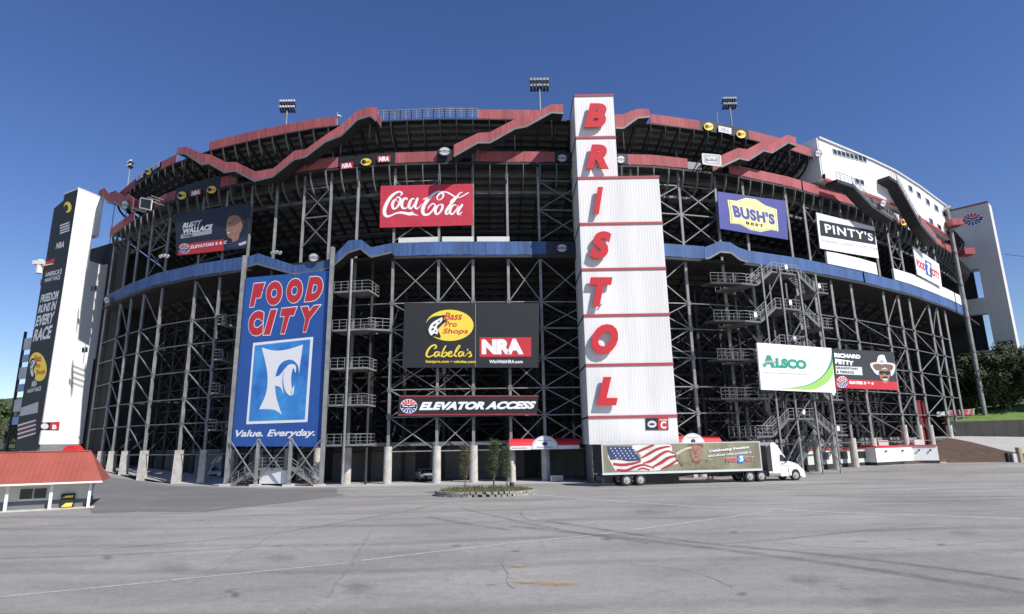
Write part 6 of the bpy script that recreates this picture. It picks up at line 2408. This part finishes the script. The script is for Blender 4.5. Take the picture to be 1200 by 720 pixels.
rt_ = [(1060, 514, 100), (1079, 512.5, 100), (1113, 511.5, 99), (1135, 511.5, 99), (1157, 511.8, 99), (1178, 512, 99), (1230, 513, 99)]
V_ = [aty(x, y, Y) for x, y, Y in rt_]
strip3('access_road', [[p+Vector((0, 0, .01)) for p in U_], [a.lerp(b, .5)+Vector((0, 0, .01)) for a, b in zip(U_, V_)], [p+Vector((0, 0, .01)) for p in V_]], road_m)
# tall retaining wall in separate panels, tree shade put into its dark colour
RW = thing('retaining_wall', 'long dark retaining wall behind the pale access road at right', 'wall', tuple(aty(1150, 512, 99)))
wx = [1118, 1134, 1150, 1166, 1182, 1198, 1216, 1240]
wt = mat('wall darkened for tree shade', (.045, .043, .041), .9, 0, .3, .6)
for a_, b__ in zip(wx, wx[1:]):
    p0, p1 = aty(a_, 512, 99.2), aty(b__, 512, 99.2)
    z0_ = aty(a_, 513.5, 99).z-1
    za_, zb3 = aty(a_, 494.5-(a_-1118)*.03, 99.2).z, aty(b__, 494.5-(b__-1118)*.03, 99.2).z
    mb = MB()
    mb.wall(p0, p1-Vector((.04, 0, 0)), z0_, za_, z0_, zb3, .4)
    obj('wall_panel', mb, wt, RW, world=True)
gr_b = [aty(x, y, Y) for x, y, Y in ((1104, 497, 99.6), (1118, 494.6, 99.6), (1150, 493.7, 99.6), (1198, 492.2, 99.6), (1260, 490.3, 99.6))]
gr_t = [aty(x, y, Y) for x, y, Y in ((1108, 490, 108), (1122, 486, 109), (1150, 480, 110), (1198, 474, 110), (1260, 470, 110))]
gr_t2 = [aty(x, y, Y) for x, y, Y in ((1108, 480, 150), (1122, 476, 150), (1150, 470, 150), (1198, 464, 150), (1260, 460, 150))]
strip3('grass_bank', [gr_b]+[[a.lerp(b, k/5) for a, b in zip(gr_b, gr_t)] for k in range(1, 6)]+[gr_t2], grass_b)
# concrete steps beside the bank
CS = thing('bank_steps', 'grey concrete steps climbing the brown bank beside the low white building', 'steps', tuple(atz(1104, 545)))
for k in range(8):
    a_ = atz(1101, 546, 0)
    p = a_+Vector((.55*k, .7*k, .24*k))
    mb = MB()
    mb.box(p.x-.1, p.y-1.0+.9, 0, p.x+.9, p.y+1.6, .22+.24*k)
    obj('step', mb, conc, CS, world=True)
# barrier blocks at the far right
for i, (x, y, w_, h_, m_, lb) in enumerate(((1184, 541, .7, 1.6, steel_d, 'grey meter cabinet at the toe of the brown bank'), (1191, 541, .9, 1.5, cream, 'pale utility box right of the grey cabinet'), (1197, 541, .5, 2.3, mat('tan post', (.4, .33, .2), .8), 'tan post at the right edge of the picture'))):
    p = atz(x, y+4, 0)
    e = thing('utility_cabinet' if i < 2 else 'marker_post', lb, 'cabinet' if i < 2 else 'post', (p.x, p.y, .0))
    obj('case', bevel_box(-w_/2, -.3, 0, w_/2, .3, h_, .04), m_, e)
    obj('plinth', MB().box(-w_/2-.05, -.35, -.05, w_/2+.05, .35, .08), conc, e)
    obj('door', MB().box(-w_/2+.08, -.315, .2, w_/2-.08, -.302, h_-.15), m_, e)
# low white concession building with red edge
LB = thing('concession_building', 'low white flat roofed building with red roof edge under the stand at right', 'building', tuple(atz(1085, 548)))
q = [atz(955, 553, 0), atz(1029, 549, 0), atz(1072, 546.5, 0), atz(1102, 546.3, 0)]
zr_ = zat(q[2], 1072, 523)
for i, (a, b) in enumerate(zip(q, q[1:])):
    if i == 0:
        a = a+Vector((0, 1.5, 0))
        b = b+Vector((0, 1.5, 0))
    hh = zr_ if i else zr_*.95
    mb = MB()
    mb.wall(a, b, .75, hh, .75, hh, 2.5 if i else 1.2)
    obj('wall', mb, white if i else cream, LB, world=True)
    mb = MB()
    mb.wall(a, b, 0, .748, 0, .748, 2.45 if i else 1.15)
    obj('grey_dado', mb, steel_d, LB, world=True)
    mb = MB()
    t_ = (b-a).normalized()
    nn = Vector((t_.y, -t_.x, 0))
    mb.wall(a+nn*.15, b+nn*.15, hh+.002, hh+.14, hh+.002, hh+.14, 2.4)
    obj('red_roof_edge', mb, awn, LB, world=True)
    if i == 0:
        for f in (.15, .45, .75):
            p0, p1 = a.lerp(b, f)+nn*.03, a.lerp(b, f+.18)+nn*.03
            mb = MB()
            mb.wall(p0, p1, 1.3, 2.2, 1.3, 2.2, .02)
            obj('window', mb, glass, LB, world=True)
    for f in (.25, .7):
        c = a.lerp(b, f)+nn*.08
        mb = MB()
        mb.tube((c.x, c.y, hh-.5), (c.x+nn.x*.15, c.y+nn.y*.15, hh-.6), .12, 8)
        if i:
            obj('wall_lamp', mb, black, LB, world=True)
for x in (1033, 1075):
    p = aty(x, 520, q[2].y+1.5)
    mb = MB()
    mb.box(p.x-.7, p.y-.5, zr_+.14, p.x+.7, p.y+.5, zr_+.85)
    obj('roof_unit', mb, cream, LB, world=True)
# red and orange posts and gate sign near there
for i, (x, y, h_, Y_) in enumerate(((1081, 512, 5.2, 92), (1086, 512, 5.2, 93), (1111, 512, 3.2, 101))):
    p = aty(x, y, Y_)
    e = thing('gate_post', ['dark red steel gate post left of the pair beside the pedestals', 'dark red steel gate post right of the pair beside the pedestals', 'short dark red ticket post beside the brown bank'][i], 'post', (p.x, p.y, p.z-1))
    m_ = mat('dark red post paint', (.22, .02, .02), .6)
    obj('post', MB().box(-.28, -.28, 0, .28, .28, h_+1), m_, e)
    obj('cap', MB().box(-.34, -.34, h_+1.001, .34, .34, h_+1.15), m_, e)
gsn = Sign('gate_lettering', 'red gate name lettering on a white bar over the right entrance', 'sign', aty(1112, 488, 103), aty(1142, 487, 103), z0=aty(1112, 490, 103).z)
gsn.panel([(1098, 483), (1112, 482), (1112, 487), (1098, 488.5)], p_lgrey)
gsn.panel([(1112.2, 481), (1142, 479.5), (1142, 486), (1112.2, 487)], p_grey, th=.1)
gsn.text('GATE 5', [(1113, 481.2), (1141, 480), (1141, 486), (1113, 487)], p_red, 2, .06, .2)
# people far off by the gate wall
# ------------------------------------------------------------------ trees
leaf_d = mat('dark tree leaves', (.045, .07, .022), .75, col2=(.022, .038, .012), vscale=.7)
leaf_e = mat('mid green tree leaves', (.07, .105, .035), .75, col2=(.035, .058, .018), vscale=.9)
def crown_tree(label, x, y, z0, H_, Rw, seed, m, clumps=26, leaves=170, ls=.34, trunk=.28, low=.35, group=None):
    rng = random.Random(seed)
    t_ = thing('broadleaf_tree', label, 'tree', (x, y, z0), 0, group)
    tb = MB()
    lf = MB()
    tb.tube((0, 0, -.3), (0, 0, H_*low), trunk, 8, trunk*.7)
    hub = Vector((0, 0, H_*low))
    cents = []
    for k in range(clumps):
        a_ = rng.uniform(0, 2*pi)
        u = rng.uniform(-1, 1)
        rr2 = rng.uniform(.45, 1)**.6
        c = Vector((cos(a_)*math.sqrt(1-u*u)*Rw*rr2, sin(a_)*math.sqrt(1-u*u)*Rw*rr2, H_*(low+.34)+u*H_*(.36)*rr2))
        cents.append((c, Rw*rng.uniform(.22, .38)))
    for c, r_ in cents:
        if rng.random() < .6:
            mid = hub.lerp(c, .5)+Vector((0, 0, -.2))
            tb.tube(hub, mid, trunk*.35, 5, trunk*.2)
            tb.tube(mid, c, trunk*.2, 5, trunk*.06)
        for l_ in range(leaves):
            d = Vector((rng.gauss(0, 1), rng.gauss(0, 1), rng.gauss(0, .8)))
            d = d.normalized()*r_*rng.uniform(.55, 1.08)
            p = c+d
            nrm = (d.normalized()+Vector((rng.uniform(-.7, .7), rng.uniform(-.7, .7), rng.uniform(-.2, .9)))).normalized()
            u_ = nrm.cross(Vector((rng.uniform(-1, 1), rng.uniform(-1, 1), rng.uniform(-1, 1)))).normalized()*ls*rng.uniform(.5, 1)
            v_ = nrm.cross(u_)*.55
            o_ = len(lf.v)
            lf.v += [tuple(p-u_), tuple(p+v_), tuple(p+u_), tuple(p-v_)]
            lf.f.append((o_, o_+1, o_+2, o_+3))
    obj('trunk', tb, bark, t_)
    obj('crown', lf, m, t_, recalc=False)
    return t_
def tree_px(label, xc, ytop, ybase, Y_, wpx, seed, m, **k):
    b0 = aty(xc, ybase, Y_)
    z1 = aty(xc, ytop, Y_).z
    Rw = wpx/705*Y_/2
    return crown_tree(label, b0.x, b0.y, b0.z, z1-b0.z, Rw, seed, m, **k)
TG = 'trees on the bank at right'
tree_px('wide dark tree nearest the right edge before the grey tower', 1184, 403, 484, 107, 76, 11, leaf_d, clumps=46, leaves=260, ls=.36, low=.22, group=TG)
tree_px('smaller dark tree at the left end of the right hand clump', 1147, 412, 488, 108, 54, 12, leaf_d, clumps=34, leaves=240, ls=.34, low=.2, group=TG)
tree_px('dark tree filling the gap between the two right hand trees', 1166, 424, 486, 110, 66, 13, leaf_d, clumps=34, leaves=240, ls=.36, low=.15, group=TG)
tree_px('large dark tree partly outside the right edge', 1222, 398, 485, 106, 70, 14, leaf_d, clumps=40, leaves=240, ls=.36, low=.22, group=TG)
# wooded hill and trees beyond the left tower
hill = []
for j, (Y_, h_) in enumerate(((150, 0), (190, 8), (230, 22), (280, 30))):
    hill.append([Vector((x, Y_, h_*(1-((x+190)/110)**2*.5) if j else gh(x, Y_))) for x in range(-330, -104, 15)])
strip3('wooded_hill', hill, mat('hill undergrowth', (.05, .07, .025), .95, 0, .4, .1))
LG = 'trees on the hill at far left'
for i, (xc, yt_, yb_, Y_, w_, lb) in enumerate(((4, 458, 532, 140, 34, 'tree at the left edge behind the open stair tower'), (-30, 452, 532, 150, 50, 'tree outside the left edge on the hill'), (24, 476, 533, 165, 30, 'lower tree seen between the stair posts at far left'))):
    tree_px(lb, xc, yt_, yb_, Y_, w_, 30+i, leaf_e, clumps=26, leaves=170, ls=.42, low=.15, group=LG)
# parked vehicles beyond the kiosk at far left
for i, (x, y, Y_, m_, lb) in enumerate(((6, 531, 100, mat('dark blue car paint', (.03, .06, .18), .3), 'dark blue car parked at the far left beyond the kiosk'), (16, 531, 104, rim_m, 'pale car parked at the far left beside the open stair tower'))):
    p = aty(x, y, Y_)
    car('parked_car', lb, 'car', (p.x, p.y, gh(p.x, p.y)), R(-70), m_, 4.6, 1.85, 1.55, .95)
# small wall unit and ground lights under the stand
p = aty(652.5, 561, 66.5)
e = thing('ground_unit', 'small white louvred unit on the ground just left of the white tower base', 'unit', (p.x, p.y, 0))
obj('case', bevel_box(-.65, -.35, .1, .65, .35, .62, .04), cream, e)
for k in range(4):
    obj('louvre', MB().box(-.55, -.37, .18+k*.1, .55, -.352, .22+k*.1), steel, e)
obj('foot', MB().box(-.6, -.3, 0, .6, .3, .099), steel_d, e)
# hanging floodlight clusters under the left bands
for i, (x, y, lb) in enumerate(((194, 300, 'small cluster of white lamps on a column left of the driver banner'), (325, 296, 'small white lamp cluster right of the driver banner'))):
    p = P(x, y, .0)
    e = thing('lamp_cluster', lb, 'lamp', tuple(p))
    obj('bracket', MB().bar((0, .9, 0), (0, 0, 0), .1), steel, e)
    for k in range(3):
        obj('lamp_head', MB().tube((k*.45-.45, -.05, .1*(k % 2)), (k*.45-.45, -.4, .1*(k % 2)-.2), .14, 10, .24), p_lgrey, e)
flush_pools()
